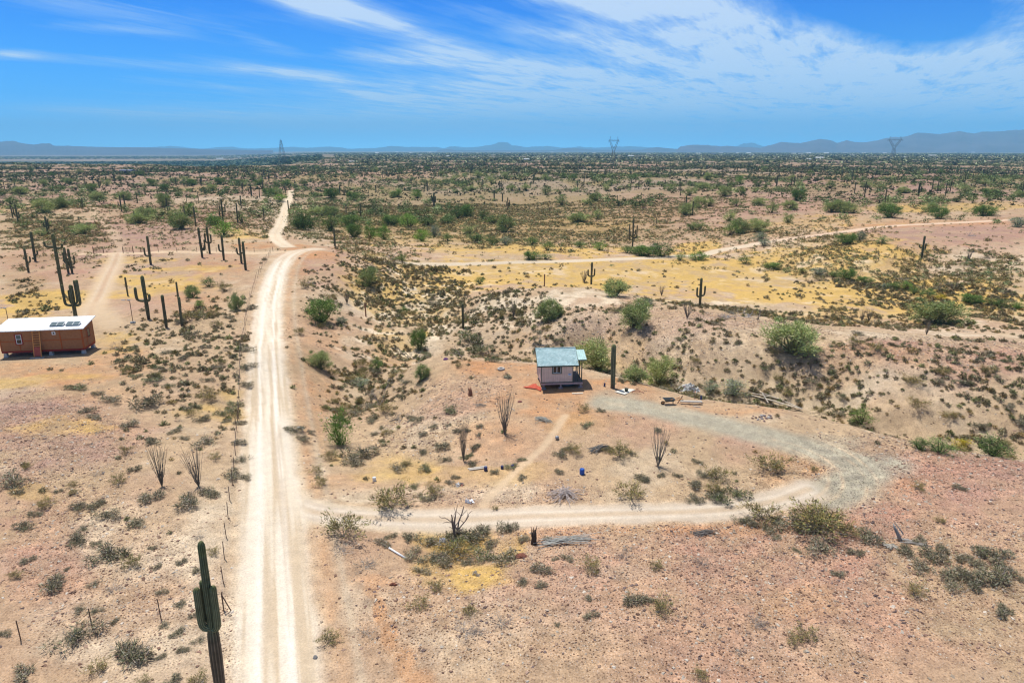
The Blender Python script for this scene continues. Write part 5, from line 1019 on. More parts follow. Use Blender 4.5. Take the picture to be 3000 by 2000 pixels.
HV = Vector(HOUSE[1] - HOUSE[0]); HL = HV.xy.length; HR = math.atan2(HV.y, HV.x)
def house():
    z0 = min(GH(HOUSE[0][0], HOUSE[0][1]), GH(HOUSE[1][0], HOUSE[1][1])); t = thing('cabin', (HOUSE[0][0], HOUSE[0][1], z0), 'long orange-brown cabin on skids with white shed roof and two roof solar panels', 'cabin', HR)
    L, D, zf, zt, zb = HL, 3.6, .62, 3.72, 4.35
    WALL = material('brown_panel_wall', (.34, .15, .065), .8, .15, 3); TRIM = material('burnt_orange_trim', (.40, .095, .02), .7, .15); SK = material('dark_red_beam', (.26, .028, .018), .7, .2); ROOF = mat_rib('white_roof_sheet', (.80, .83, .85), .6, 0, .35)
    w = MB(); wx0, wx1, wz0, wz1 = 2.05, 2.75, 1.85, 3.1; sx0, sx1, sz0, sz1 = 6.65, 7.0, 2.98, 3.33
    w.box(0, 0, zf + .26, wx0, .08, zt).box(wx0, 0, zf + .26, wx1, .08, wz0).box(wx0, 0, wz1, wx1, .08, zt).box(wx1, 0, zf + .26, sx0, .08, zt).box(sx0, 0, zf + .26, sx1, .08, sz0).box(sx0, 0, sz1, sx1, .08, zt).box(sx1, 0, zf + .26, L, .08, zt)
    w.box(0, D - .08, zf + .26, L, D, zb)
    for xx in (0, L - .08): w.add([(xx, .08, zf + .26), (xx + .08, .08, zf + .26), (xx + .08, D - .08, zf + .26), (xx, D - .08, zf + .26), (xx, .08, zt), (xx + .08, .08, zt), (xx + .08, D - .08, zb), (xx, D - .08, zb)], [(0, 3, 2, 1), (4, 5, 6, 7), (0, 1, 5, 4), (1, 2, 6, 5), (2, 3, 7, 6), (3, 0, 4, 7)])
    w.build('wall', WALL, t); k = MB().box(.0, -.01, zf, L, .12, zf + .255).box(.0, D - .12, zf, L, D + .01, zf + .255).box(.05, .13, zf + .1, L - .05, D - .13, zf + .25).box(0, .125, zf, .12, D - .125, zf + .25).box(L - .12, .125, zf, L, D - .125, zf + .25); k.build('skid_beam', SK, t)
    e = .003; tr = MB(); zm = 2.2
    for (a, b) in ((.12, wx0 - .14), (wx1 + .14, 4.28), (5.25, 7.48), (7.62, L - .14)): tr.box(a, -.03, zm - .05, b, -e, zm + .05)
    for xx in (.0, 7.49, L - .13): tr.box(xx, -.035, zf + .27, xx + .13, -e, zt - .03)
    tr.box(2.35, -.032, zf + .27, 2.45, -e, wz0 - .12); tr.box(L + e, .05, zf + .27, L + .03, .15, zt); tr.box(L + e, D - .1, zf + .27, L + .03, D, zb - .05); tr.box(L + e, 1.25, zf + .27, L + .03, 1.34, zt + .1); tr.box(L + e, .16, zm - .05, L + .03, 1.24, zm + .05); tr.box(L + e, .15, zf + .27, L + .032, D - .11, zf + .40); tr.box(-.03, .0, zf + .27, -e, .13, zt)
    tr.build('batten', TRIM, t)
    wn = MB().box(wx0 - .14, -.036, wz0 - .13, wx0 - .002, -e, wz1 + .13).box(wx1 + .002, -.036, wz0 - .13, wx1 + .14, -e, wz1 + .13).box(wx0, -.036, wz0 - .13, wx1, -e, wz0 - .002).box(wx0, -.036, wz1 + .002, wx1, -e, wz1 + .13).build('window', SK, t)
    zc = (wz0 + wz1) / 2; MB().box(wx0, -.02, wz0, wx0 + .07, .05, wz1).box(wx1 - .07, -.02, wz0, wx1, .05, wz1).box(wx0 + .07, -.02, wz0, wx1 - .07, .05, wz0 + .07).box(wx0 + .07, -.02, wz1 - .07, wx1 - .07, .05, wz1).box(wx0 + .07, -.02, zc - .04, wx1 - .07, .05, zc + .04).build('sash', M_WHITE, wn)
    MB().box(wx0 + .07, .02, wz0 + .07, wx1 - .07, .03, zc - .04).build('pane', M_GLASS, wn); MB().box(wx0 + .07, .02, zc + .04, wx1 - .07, .03, wz1 - .07).build('pane', material('grey_screen', (.10, .13, .12), .3), wn)
    w2 = MB().box(sx0 - .05, -.03, sz0 - .05, sx0 + .06, -e, sz1 + .05).box(sx1 - .06, -.03, sz0 - .05, sx1 + .05, -e, sz1 + .05).box(sx0 + .06, -.03, sz0 - .05, sx1 - .06, -e, sz0 + .06).box(sx0 + .06, -.03, sz1 - .06, sx1 - .06, -e, sz1 + .05).build('vent_window', M_WHITE, t); MB().box(sx0, .01, sz0, sx1, .03, sz1).build('pane', M_GLASS, w2)
    sw = MB().box(L + e, 1.55, 2.0, L + .035, 1.62, 3.25).box(L + e, 2.3, 2.0, L + .035, 2.37, 3.25).box(L + e, 1.62, 3.18, L + .035, 2.3, 3.25).box(L + e, 1.62, 2.0, L + .035, 2.3, 2.07).build('side_window', SK, t); MB().box(L + .002, 1.62, 2.07, L + .02, 2.3, 3.18).build('pane', M_GLASS, sw)
    sl = (zb - zt) / D; ya, yb, x0, x1 = -.38, D + .4, -.45, L + .42; za, zbk = zt + ya * sl, zt + yb * sl
    rf = MB().add([(x0, ya, za), (x1, ya, za), (x1, yb, zbk), (x0, yb, zbk), (x0, ya, za + .10), (x1, ya, za + .10), (x1, yb, zbk + .10), (x0, yb, zbk + .10)], [(0, 3, 2, 1), (4, 5, 6, 7), (0, 1, 5, 4), (1, 2, 6, 5), (2, 3, 7, 6), (3, 0, 4, 7)]).build('roof', ROOF, t)
    for a in (6.15, 8.15):
        q = MB(); yy0, yy1 = .55, 1.45; z_a, z_b = zt + yy0 * sl + .22, zt + yy1 * sl + .36
        q.add([(a, yy0, z_a), (a + 1.75, yy0, z_a), (a + 1.75, yy1, z_b), (a, yy1, z_b), (a, yy0, z_a + .04), (a + 1.75, yy0, z_a + .04), (a + 1.75, yy1, z_b + .04), (a, yy1, z_b + .04)], [(0, 3, 2, 1), (4, 5, 6, 7), (0, 1, 5, 4), (1, 2, 6, 5), (2, 3, 7, 6), (3, 0, 4, 7)])
        so = q.build('solar_panel', material('solar_cells', (.09, .14, .16), .25, .2, 4, 0, 0, .6), t); f = MB()
        for (xa, ya_) in ((a + .1, yy0 + .05), (a + 1.6, yy0 + .05)): f.box(xa, ya_, zt + ya_ * sl + .1, xa + .05, ya_ + .05, z_a)
        for (xa, ya_) in ((a + .1, yy1 - .1), (a + 1.6, yy1 - .1)): f.box(xa, ya_, zt + ya_ * sl + .1, xa + .05, ya_ + .05, z_b - .04)
        for xa in (a, a + .855, a + 1.70): f.add([(xa, yy0, z_a + .042), (xa + .05, yy0, z_a + .042), (xa + .05, yy1, z_b + .042), (xa, yy1, z_b + .042), (xa, yy0, z_a + .055), (xa + .05, yy0, z_a + .055), (xa + .05, yy1, z_b + .055), (xa, yy1, z_b + .055)], [(0, 3, 2, 1), (4, 5, 6, 7), (0, 1, 5, 4), (1, 2, 6, 5), (2, 3, 7, 6), (3, 0, 4, 7)])
        f.build('panel_frame', material('aluminium', (.55, .57, .6), .4, metal=.6), so)
    for (xx, yy) in ((.15, .1), (L - .45, .1), (.15, D - .5), (L - .45, D - .5), (L / 2 + .6, .15)):
        MB().add([(xx - .08, yy - .08, -.2), (xx + .48, yy - .08, -.2), (xx + .48, yy + .48, -.2), (xx - .08, yy + .48, -.2), (xx, yy, zf - .002), (xx + .32, yy, zf - .002), (xx + .32, yy + .4, zf - .002), (xx, yy + .4, zf - .002)], [(0, 3, 2, 1), (4, 5, 6, 7), (0, 1, 5, 4), (1, 2, 6, 5), (2, 3, 7, 6), (3, 0, 4, 7)]).build('support_block', M_CONC, t)
    return t, z0
th, hz0_ = house(); LMARK.append((HOUSE[1][0] - 3, HOUSE[1][1], 'orange cabin')); MH = Matrix.Translation((HOUSE[0][0], HOUSE[0][1], hz0_)) @ Matrix.Rotation(HR, 4, 'Z')
lo = thing('ladder', tuple(MH @ Vector((4.3, -.95, 0))), 'orange wooden ladder leaning on the long side of the orange cabin', 'ladder', HR)
OR = material('orange_wood', (.66, .30, .09), .7, .15)
b0, b1 = Vector((0, .12, .06)), Vector((0, .78, 3.70))
for xx in (0, .88): MB().bar(b0 + Vector((xx, 0, 0)), b1 + Vector((xx, 0, 0)), .07, .09).build('rail', OR, lo)
for i in range(7):
    q = b0.lerp(b1, .42 + i * .088); MB().box(.035, q.y - .05, q.z - .025, .845, q.y + .05, q.z + .025).build('rung', OR, lo)
q0, q1 = b0.lerp(b1, .05), b0.lerp(b1, .385); MB().add([(.036, q0.y - .03, q0.z), (.844, q0.y - .03, q0.z), (.844, q1.y - .03, q1.z), (.036, q1.y - .03, q1.z), (.036, q0.y + .01, q0.z), (.844, q0.y + .01, q0.z), (.844, q1.y + .01, q1.z), (.036, q1.y + .01, q1.z)], [(0, 1, 2, 3), (4, 7, 6, 5), (0, 4, 5, 1), (1, 5, 6, 2), (2, 6, 7, 3), (3, 7, 4, 0)]).build('foot_board', material('dull_red_board', (.36, .09, .07), .8, .15), lo)
q = MH @ Vector((4.72, -.93, 0)); o = MB().box(-.85, -.25, -.04, .8, .32, .055).build('slab', M_CONC, None, .01, (q.x, q.y, GH(q.x, q.y) + .02)); o.rotation_euler.z = HR; tag(o, 'pale concrete slab under the foot of the orange ladder', 'slab')

# solar lamps on poles
M_RUST = material('rusty_steel', (.13, .075, .05), .7, .3, 14); M_STEEL = material('grey_steel', (.30, .31, .32), .5, .1, metal=.5)
for (u, v, vt, lb, blk) in ((390, 947, 884, 'thin solar lamp post on a concrete block between two saguaros', True), (25, 944, 906, 'thin lamp post behind the left end of the orange cabin', False)):
    p = place([(u, v)])[0]; s = px_scale(p); H = (v - vt) * s / .94; t = thing('lamp_post', tuple(p), lb, 'lamp post', 0, 'solar lamp posts by the cabin')
    MB().tube([(0, 0, -.1), (0, 0, H)], .05, 8).build('pole', M_RUST, t); MB().tube([(0, 0, H - .08), (-.35, 0, H + .05), (-.75, 0, H + .12)], .03, 6).build('bracket', M_RUST, t)
    MB().box(-1.3, -.14, H + .10, -.70, .14, H + .17).build('lamp_head', M_STEEL, t); MB().box(-.35, -.2, H + .16, .15, .2, H + .19).build('solar_panel', material('solar_cells', (.03, .045, .07), .2), t)
    if blk: MB().lathe([(0, -.05), (.42, -.05), (.40, .26), (.12, .32), (0, .32)], 16).build('base_block', material('grey_block', (.26, .28, .28), .8, .1), t)
    LMARK.append((p[0], p[1], 'solar lamp post' if blk else 'small lamp post'))

# ------------------------------------------------------------------ fences and gates
def resample(P, step):
    d = np.concatenate([[0], np.cumsum(np.linalg.norm(np.diff(P[:, :2], axis=0), axis=1))]); s = np.arange(0, d[-1], step); return np.stack([np.interp(s, d, P[:, 0]), np.interp(s, d, P[:, 1])], 1)
def fence(name, lab, px, step, hgt, wires, r, mat, extra=None, rw=.003):
    P_ = place(px); Q = resample(P_, step)
    if extra is not None: Q = np.vstack([Q, place(extra)[:, :2]])
    zz = GH(Q[:, 0], Q[:, 1]); o0 = (Q[0, 0], Q[0, 1], zz[0]); t = thing(name, o0, lab, 'fence'); g = np.random.default_rng(5); tops = []
    for i, (xx, yy) in enumerate(Q):
        lx, ly = g.normal(0, .05), g.normal(0, .05); h = hgt * g.uniform(.94, 1.08); b = Vector((xx - o0[0], yy - o0[1], zz[i] - o0[2])); tops.append((b, Vector((lx, ly, h))))
        MB().bar(b - Vector((0, 0, .15)), b + Vector((lx, ly, h)), r * 2).build('post', mat, t)
    for k in range(wires):
        f = .25 + .7 * k / max(1, wires - 1); MB().tube([b + d * f for b, d in tops], rw, 4, False).build('wire', M_STEEL, t)
    return t, tops
ft, tops = fence('wire_fence', 'wire fence on thin rusty steel posts along the left of the main dirt road', [(793, 742), (775, 775), (750, 825), (735, 870), (722, 930), (712, 1000), (704, 1080), (700, 1150), (696, 1250), (690, 1340), (683, 1400), (674, 1460), (667, 1530), (661, 1600), (657, 1640), (655, 1706), (656, 1790)], 2.9, 1.30, 3, .022, M_RUST, [(656, 1790), (472, 1812), (270, 1838), (61, 1873), (-120, 1900)])
b, d = tops[-5]; MB().bar(b + Vector((.42, .1, -.1)), b + Vector((0, 0, 1.15)), .05).build('brace', M_RUST, ft)
p = place([(657, 1790)])[0]; LMARK.append((p[0], p[1], 'wire fence corner'))
fence('wire_fence', 'low wire fence with widely spaced posts crossing behind the saguaros to the gates', [(800, 737), (700, 738), (600, 738), (500, 738), (400, 738)], 5.5, 1.25, 3, .04, M_RUST, None, .008)
for (u, lb) in ((289, 'left one of two open steel ranch gates at the end of the ranch driveway'), (376, 'right one of two open steel ranch gates at the end of the ranch driveway')):
    P_ = place([(u - 15, 741), (u + 15, 741)]); t = thing('ranch_gate', tuple(P_[0]), lb, 'gate', math.atan2(P_[1][1] - P_[0][1], P_[1][0] - P_[0][0]), 'steel ranch gates'); L = float(np.hypot(*(P_[1] - P_[0])[:2])); k = MB()
    for zz_ in (.35, .6, .85, 1.1, 1.35): k.bar((.1, 0, zz_), (L - .1, 0, zz_), .05)
    for f in (.1, L / 3, 2 * L / 3, L - .1): k.bar((f, 0, .3), (f, 0, 1.4), .06)
    k.build('gate_panel', M_RUST, t)
    for f in (0, L): MB().tube([(f, 0, -.2), (f, 0, 1.75)], .08, 8).build('post', M_RUST, t)
    LMARK.append((P_[0][0], P_[0][1], ('left' if u < 300 else 'right') + ' ranch gate'))

# ------------------------------------------------------------------ dead wood
def snag(name, u, v, wpx, hpx, lab, seed, n0=2, levels=3, col=(.30, .27, .24), wob=.22, spread=.5, cat_='dead tree', up=.9, nm_l=None, rad=.022):
    p = place([(u, v)])[0]; s = px_scale(p); g = np.random.default_rng(seed); arr, _ = branchy(g, n0, .62, spread, rad, col, levels, wob, 0, up, 5)
    V = arr[0]; m = V[:, 2].max(); w = max(np.ptp(V[:, 0]), .2); V = V * (wpx * s / w, wpx * s / w, hpx * s / m); o = link(name, to_mesh(name, (V, arr[1], arr[2]), 'bark'), None, tuple(p)); tag(o, lab, cat_)
    if nm_l: LMARK.append((p[0], p[1], nm_l))
snag('dead_tree', 1335, 1578, 100, 100, 'bare forked dead tree standing just below the driveway', 5, 3, 2, (.19, .15, .12), .16, .55, 'dead tree', 1.0, 'forked dead tree', .024)
snag('dead_tree', 1358, 1625, 90, 50, 'grey arching dead branches below the forked dead tree', 8, 3, 2, (.34, .31, .28), .3, .9, up=.6)
snag('dead_tree', 1112, 1192, 75, 82, 'bare dead tree on the gully slope left of the pink shed', 9, 3, 3, (.22, .19, .17), .2, .6, nm_l='bare gully tree')
snag('fallen_tree', 1205, 1052, 120, 50, 'fallen bare tree at the knoll edge below the green bush', 12, 5, 2, (.24, .22, .20), .2, 1.4, 'dead tree', .35)
snag('dead_tree', 1355, 1050, 26, 34, 'short leaning bare snag at the knoll edge', 14, 1, 1, (.2, .17, .14), .2, .3)
snag('dead_tree', 2126, 763, 30, 28, 'small twisted bare tree on the road bank above the yellow plain', 15, 2, 2, (.12, .09, .08), .3, .7)
snag('dead_tree', 2222, 935, 30, 46, 'bare upright dead tree on the ridge above the shrubs', 16, 2, 3, (.22, .2, .19), .2, .4)
snag('fallen_tree', 2130, 930, 60, 26, 'grey heap of dead branches left of the ridge dead tree', 17, 7, 2, (.34, .33, .32), .2, 1.6, 'dead tree', .4)
snag('fallen_tree', 2190, 930, 56, 26, 'grey fallen branches right beside the ridge dead tree', 18, 7, 2, (.40, .38, .36), .2, 1.6, 'dead tree', .35)
snag('dead_tree', 2512, 812, 40, 32, 'bare branches rising from the green wash bushes', 19, 3, 2, (.14, .12, .11), .2, .7)
snag('dead_tree', 2845, 692, 30, 20, 'pale bare deadwood on the pink ridge at far right', 20, 5, 2, (.5, .48, .46), .2, 1.2)
snag('dead_tree', 1145, 760, 34, 24, 'grey bare shrub tree on the crest right of the junction', 21, 4, 2, (.3, .3, .3), .2, .8)
snag('fallen_tree', 1030, 830, 40, 14, 'dark dead branches lying by the round green tree', 22, 6, 2, (.1, .1, .11), .2, 1.5, 'dead tree', .3)
snag('fallen_tree', 1585, 1010, 110, 26, 'dark grey heap of dead brush on the slope behind the shed roof', 23, 14, 3, (.10, .105, .11), .25, 1.7, 'brush heap', .35)
snag('fallen_tree', 1170, 1230, 100, 22, 'dark dead brush lying in the gully left of the knoll', 24, 10, 3, (.13, .135, .13), .25, 1.7, 'brush heap', .3)
def ribs(name, u, v, wpx, hpx, n, col, lab, seed, cat_, ang=0, fan=.5, bend=.3, rad=.022, nm_l=None):
    """loose pale rods: the woody ribs of dead cacti, cut stems and sticks"""
    p = place([(u, v)])[0]; s = px_scale(p); g = np.random.default_rng(seed); L = wpx * s; H = hpx * s * .55; out = []
    for i in range(n):
        a = R(ang) + g.normal() * fan * .5; l = L * g.uniform(.55, 1); o_ = np.array((g.normal() * L * .06, g.normal() * L * .07, .03)); d = np.array((math.cos(a), math.sin(a), 0)); sd = np.array((-d[1], d[0], 0)) * g.normal() * bend * .35
        pts_ = [o_ + (d * (q - .5) + sd * (q - .5) ** 2) * l + np.array((0, 0, H * g.uniform(.2, 1) * 4 * q * (1 - q))) for q in np.linspace(0, 1, 6)]
        out.append(stem(pts_, (rad, rad, rad, rad, rad * .8, rad * .5), np.array(col) * g.uniform(.65, 1.25), 4))
    o = link(name, to_mesh(name, cat(out), 'bark'), None, tuple(p)); tag(o, lab, cat_)
    if nm_l: LMARK.append((p[0], p[1], nm_l))
ribs('cactus_ribs', 1592, 1232, 66, 20, 22, (.46, .46, .40), 'bundle of grey curved dead cactus ribs in front of the pink shed', 31, 'dead cactus', -30, 1.0, 1.5, nm_l='grey rib bundle')
ribs('cactus_ribs', 1655, 1450, 120, 34, 36, (.46, .40, .36), 'large spread of pale dead branches above the driveway', 32, 'dead cactus', 35, 2.2, .8, nm_l='pale branch spread')
ribs('cactus_ribs', 1662, 1585, 190, 14, 26, (.48, .47, .42), 'long bundle of pale ribs fallen right of the dark stump', 33, 'dead cactus', 8, .18, .3)
ribs('stick_heap', 2065, 1562, 80, 18, 24, (.25, .22, .19), 'heap of dark sticks on bare ground below the driveway', 34, 'sticks', 12, .9, .3, nm_l='stick heap')
ribs('cut_branches', 1760, 1318, 80, 26, 30, (.27, .26, .24), 'dark cut branches between two olive bushes left of the gravel', 35, 'branches', 20, .6, .8)
ribs('stick_heap', 1410, 1190, 60, 12, 14, (.3, .28, .24), 'thin scatter of grey sticks left of the tall ocotillo', 36, 'sticks', 10, 1.6, .5, .012)
ribs('stick_heap', 1395, 1685, 36, 30, 12, (.34, .32, .28), 'small grey twigs at the edge of the yellow grass patch', 37, 'sticks', -50, .5, .5, .014)
def stump(name, u, v, hpx, rpx, col, lab, seed, lean=(0, 0)):
    p = place([(u, v)])[0]; s = px_scale(p); h = hpx * s; r = rpx * s; g = np.random.default_rng(seed); k = MB(); 
    k.tube([(0, 0, -.1), (lean[0] * .4, lean[1] * .4, h * .4), (lean[0] * .8, lean[1] * .8, h * .75), (lean[0], lean[1], h)], [r, r * .85, r * .6, r * .2], 9)
    for i in range(3): a = g.random() * 6.28; k.tube([(math.cos(a) * r * .5, math.sin(a) * r * .5, h * .5), (math.cos(a) * r * 1.1 + lean[0], math.sin(a) * r * 1.1 + lean[1], h * (1.0 + .2 * g.random()))], [r * .3, r * .08], 5)
    tag(k.build(name, material(name + '_wood' + str(seed), col, .95, .4, 9, bump=.6), None, 0, tuple(p)), lab, 'stump')
stump('stump', 1563, 1592, 46, 9, (.075, .05, .035), 'dark splintered cactus stump beside the long rib bundle', 1, (.1, 0)); 
stump('stump', 1378, 1158, 24, 7, (.26, .13, .08), 'short brown stump standing left of the pink shed', 2)
stump('stump', 2640, 1585, 50, 6, (.30, .28, .26), 'weathered grey leaning dead trunk among shrubs at right', 3, (-.55, .35)); ribs('dead_limb', 2680, 1592, 90, 8, 7, (.42, .39, .35), 'pale dead limb fallen to the right of the weathered trunk', 38, 'branch', -25, .25, .3, .05)
ribs('bleached_slabs', 2610, 1600, 44, 6, 6, (.55, .50, .43), 'bleached wood pieces at the foot of the weathered trunk', 39, 'wood', 10, 1.5, .1, .07)
# planks
for i, (a, b) in enumerate([((1370, 1374), (1426, 1366)), ((1375, 1378), (1424, 1371))]): board('board', a, b, .22, .05, M_BLEACH, ('upper', 'lower')[i] + ' of two grey boards lying in front of the narrow ocotillo', 'board', .05 + .02 * i)
PLK = [((2196, 1160), (2330, 1196)), ((2203, 1156), (2290, 1172)), ((2215, 1150), (2300, 1178)), ((2250, 1174), (2345, 1203)), ((2300, 1182), (2350, 1205)), ((2205, 1168), (2262, 1180)), ((2232, 1162), (2250, 1188))]
PLKL = ['longest pale plank', 'topmost thin plank at the back', 'second plank from the back', 'plank at the right end, lower one', 'short plank ending the heap at right', 'short front plank at the left end', 'short plank lying crosswise']
for i, (a, b) in enumerate(PLK): o = board('plank', a, b, .16, .05, M_PLANK if i % 2 else M_BLEACH, None, None, .12 + .06 * i); o['group'] = 'planks heaped on the mesa edge'; tag(o, PLKL[i] + ' in the plank heap on the mesa edge', 'plank')
p = place([(2260, 1180)])[0]; LMARK.append((p[0], p[1], 'plank pile'))
o = board('bench_board', (1992, 1182), (2056, 1184), .40, .10, M_BLEACH, 'long grey board on low blocks right of the wheelbarrow', 'board', .30); board('board', (2030, 1190), (2052, 1193), .12, .08, M_BLEACH, 'short grey stick lying under the long board', 'board')
tag(o)
pp_ = place([(1140, 1608), (1188, 1637)]); tag(MB().tube([(0, 0, .1), tuple(Vector(pp_[1] - pp_[0]) + Vector((0, 0, .08)))], .07, 8).build('white_pipe', material('white_plastic', (.75, .77, .78), .5, .1), None, 0, tuple(pp_[0])), 'white plastic pipe lying on the slope below the driveway', 'pipe'); LMARK.append((pp_[0][0], pp_[0][1], 'white pipe'))
# drums, jugs, pots and so on
def lathe_at(name, u, v, prof, mat, lab, cat_, n=18, lm=None, k=1.0, rot=(0, 0, 0)):
    p = place([(u, v)])[0]; o = MB().lathe([(r * k, z * k) for r, z in prof], n).build(name, mat, None, 0, (p[0], p[1], GH(p[0], p[1]))); o.rotation_euler = rot
    if lm: LMARK.append((p[0], p[1], lm))
    return tag(o, lab, cat_)
DR = [(0, 0), (.24, 0), (.26, .03), (.26, .55), (.24, .60), (.20, .62), (.20, .60), (0, .60)]
lathe_at('drum', 1705, 1388, DR, M_BLUE, 'small bright blue drum on the pale slope above the driveway', 'drum', lm='blue drum', k=.82)
lathe_at('bucket', 1423, 1378, DR, M_DKBLUE, 'dark bucket at the right end of the grey boards', 'bucket', k=.62); lathe_at('bucket', 1471, 1373, DR, M_DKBLUE, 'dark blue bucket between the boards and the footpath', 'bucket', k=.5); lathe_at('bucket', 1502, 1370, DR, M_DKBLUE, 'dark bucket half hidden in the green shrub by the footpath', 'bucket', k=.5)
lathe_at('white_jug', 1097, 1408, DR, M_WHITE, 'white jug behind the big olive bush above the driveway', 'jug', k=.62)
lathe_at('ball', 1632, 1287, [(0, 0), (.16, .05), (.24, .2), (.24, .28), (.16, .43), (0, .48)], M_STEEL, 'shiny grey ball left of the olive bushes, right of the footpath', 'ball', k=.8)
lathe_at('tyre', 1468, 1083, [(.20, .02), (.34, 0), (.40, .10), (.34, .2), (.20, .18), (.18, .1), (.20, .02)], material('pale_rubber', (.4, .38, .35), .8), 'pale old tyre lying on the knoll left of the pink shed', 'tyre', k=1.2)
def lump(name, u, v, w, d, h, mat, lab, cat_, seed, n=1, lm=None):
    p = place([(u, v)])[0]; g = np.random.default_rng(seed); k = MB(); nn = 12; prof = 5; vs = []; fs = []
    for j in range(prof):
        f = j / (prof - 1)
        for i in range(nn):
            a = 2 * math.pi * i / nn; r = math.cos(f * 1.45) * g.uniform(.75, 1.15); vs.append((math.cos(a) * r * w / 2, math.sin(a) * r * d / 2, -.05 + math.sin(f * 1.57) * h * g.uniform(.85, 1.1)))
    for j in range(prof - 1):
        for i in range(nn): fs.append((j * nn + i, j * nn + (i + 1) % nn, (j + 1) * nn + (i + 1) % nn, (j + 1) * nn + i))
    fs.append(tuple((prof - 1) * nn + i for i in range(nn))); k.add(vs, fs, False)
    if lm: LMARK.append((p[0], p[1], lm))
    return tag(k.build(name, mat, None, .01, (p[0], p[1], GH(p[0], p[1]))), lab, cat_)
lump('sack', 1487, 1106, 1.1, .7, .3, material('tan_sack', (.30, .27, .18), .9, .2), 'dull tan sack left of the pink shed', 'sack', 1); lump('cloth_bundle', 1306, 1053, .75, .5, .3, material('purple_cloth', (.13, .05, .16), .9, .5, 6), 'purple cloth bundle at the far edge of the knoll', 'cloth', 2)
lump('brick_block', 1523, 1177, .55, .35, .22, material('red_block', (.30, .13, .10), .9, .2), 'reddish block on bare ground between the tall ocotillo and the shed', 'block', 3); lump('cloth_bundle', 1299, 1583, .8, .6, .25, material('blue_white_cloth', (.45, .48, .62), .9, .4, 8), 'pale blue crumpled cloth at the foot of the forked dead tree', 'cloth', 4)
lump('scrap_heap', 1527, 1630, .9, .6, .3, material('brown_scrap', (.22, .09, .06), .9, .4, 8), 'red-brown scrap heap left of the round shrub below the driveway', 'scrap', 5); lump('scrap_piece', 1152, 1713, .55, .3, .22, material('rust_scrap', (.20, .08, .05), .9, .3), 'small rusty scrap on the bare slope left of two olive bushes', 'scrap', 6)
lump('rock', 924, 1926, .3, .26, .22, material('grey_rock', (.30, .29, .27), .9, .3, 9), 'lone grey rock beside the main road at the bottom', 'rock', 7)
def litter(name, u, v, w, d, n, lab, seed, lm=None):
    p = place([(u, v)])[0]; g = np.random.default_rng(seed); V, Fc, C = [], [], []
    for i in range(n):
        a, r = g.random() * 6.28, g.random() ** .5; c = np.array((math.cos(a) * r * w / 2, math.sin(a) * r * d / 2, 0)); c[2] = GH(p[0] + c[0], p[1] + c[1]) - p[2] + .03 + .25 * g.random() * (1 - r); q = unit(g.normal(size=3)) * g.uniform(.06, .2); q2 = np.cross(q, unit(g.normal(size=3))); q2 = q2 + .3 * g.normal(size=3) * .3
        b = len(V); V += [c - q - q2, c + q - q2, c + q + q2 + (0, 0, .06), c - q + q2]; Fc += [(b, b + 1, b + 2), (b, b + 2, b + 3)]; cl = np.array([(.86, .88, .90), (.78, .79, .78), (.88, .88, .86), (.4, .4, .4), (.70, .30, .22)][g.choice(5, p=[.4, .24, .25, .08, .03])]); C += [cl] * 4
    V = np.array(V); V[:, 2] = np.maximum(V[:, 2], .0 + GH(p[0] + V[:, 0], p[1] + V[:, 1]) - p[2] + .01)
    if lm: LMARK.append((p[0], p[1], lm))
    tag(link(name, raw_mesh(name, V, Fc, C, MATS['foliage']), None, tuple(p)), lab, 'rubbish')
litter('rubbish_heap', 2015, 1138, 2.9, 1.6, 260, 'heap of white and grey rubbish behind the wheelbarrow on the mesa edge', 1, 'rubbish heap'); litter('rubbish_scatter', 1350, 1422, .6, .4, 10, 'small white rubbish pile among shrubs above the driveway', 2); litter('rubbish_scatter', 1376, 1470, .6, .4, 8, 'white rubbish beside dark brush at the driveway edge', 3)
litter('rubbish_scatter', 880, 1255, .7, .5, 9, 'pale rubbish on the right shoulder of the main road', 4)
# white sheet with a pot on it, hose beside
P_ = place([(1801, 1150), (1832, 1139), (1861, 1143), (1830, 1157)]); c0 = P_.mean(0); k = MB(); vs = [tuple(q - c0 + (0, 0, .05 + dz)) for dz in (0, .05) for q in P_]; k.add(vs, [(0, 3, 2, 1), (4, 5, 6, 7), (0, 1, 5, 4), (1, 2, 6, 5), (2, 3, 7, 6), (3, 0, 4, 7)]); tag(k.build('white_sheet', material('off_white_board', (.70, .67, .58), .8, .1), None, 0, tuple(c0)), 'flat off-white board on the ground between the saguaro and the wheelbarrow', 'board'); LMARK.append((c0[0], c0[1], 'off-white board'))
p = P_.mean(0); o = MB().lathe([(0, 0), (.16, 0), (.22, .28), (.24, .30), (.21, .30), (.18, .05), (0, .05)], 16).build('pot', material('dark_pot', (.05, .065, .05), .6), None, 0, (p[0] + .12, p[1] - .12, p[2] + .12)); tag(o, 'dark green pot standing on the off-white board', 'pot')
p = place([(1866, 1152)])[0]; pts_ = [(math.cos(a) * (.75 - .02 * i), math.sin(a) * (.55 - .015 * i), .03 + .012 * i) for i, a in enumerate(np.linspace(0, 15, 50) )]; tag(MB().tube(pts_, .03, 6).build('hose', material('rust_red_hose', (.28, .10, .06), .7), None, 0, tuple(p)), 'coiled reddish hose right of the off-white board', 'hose')
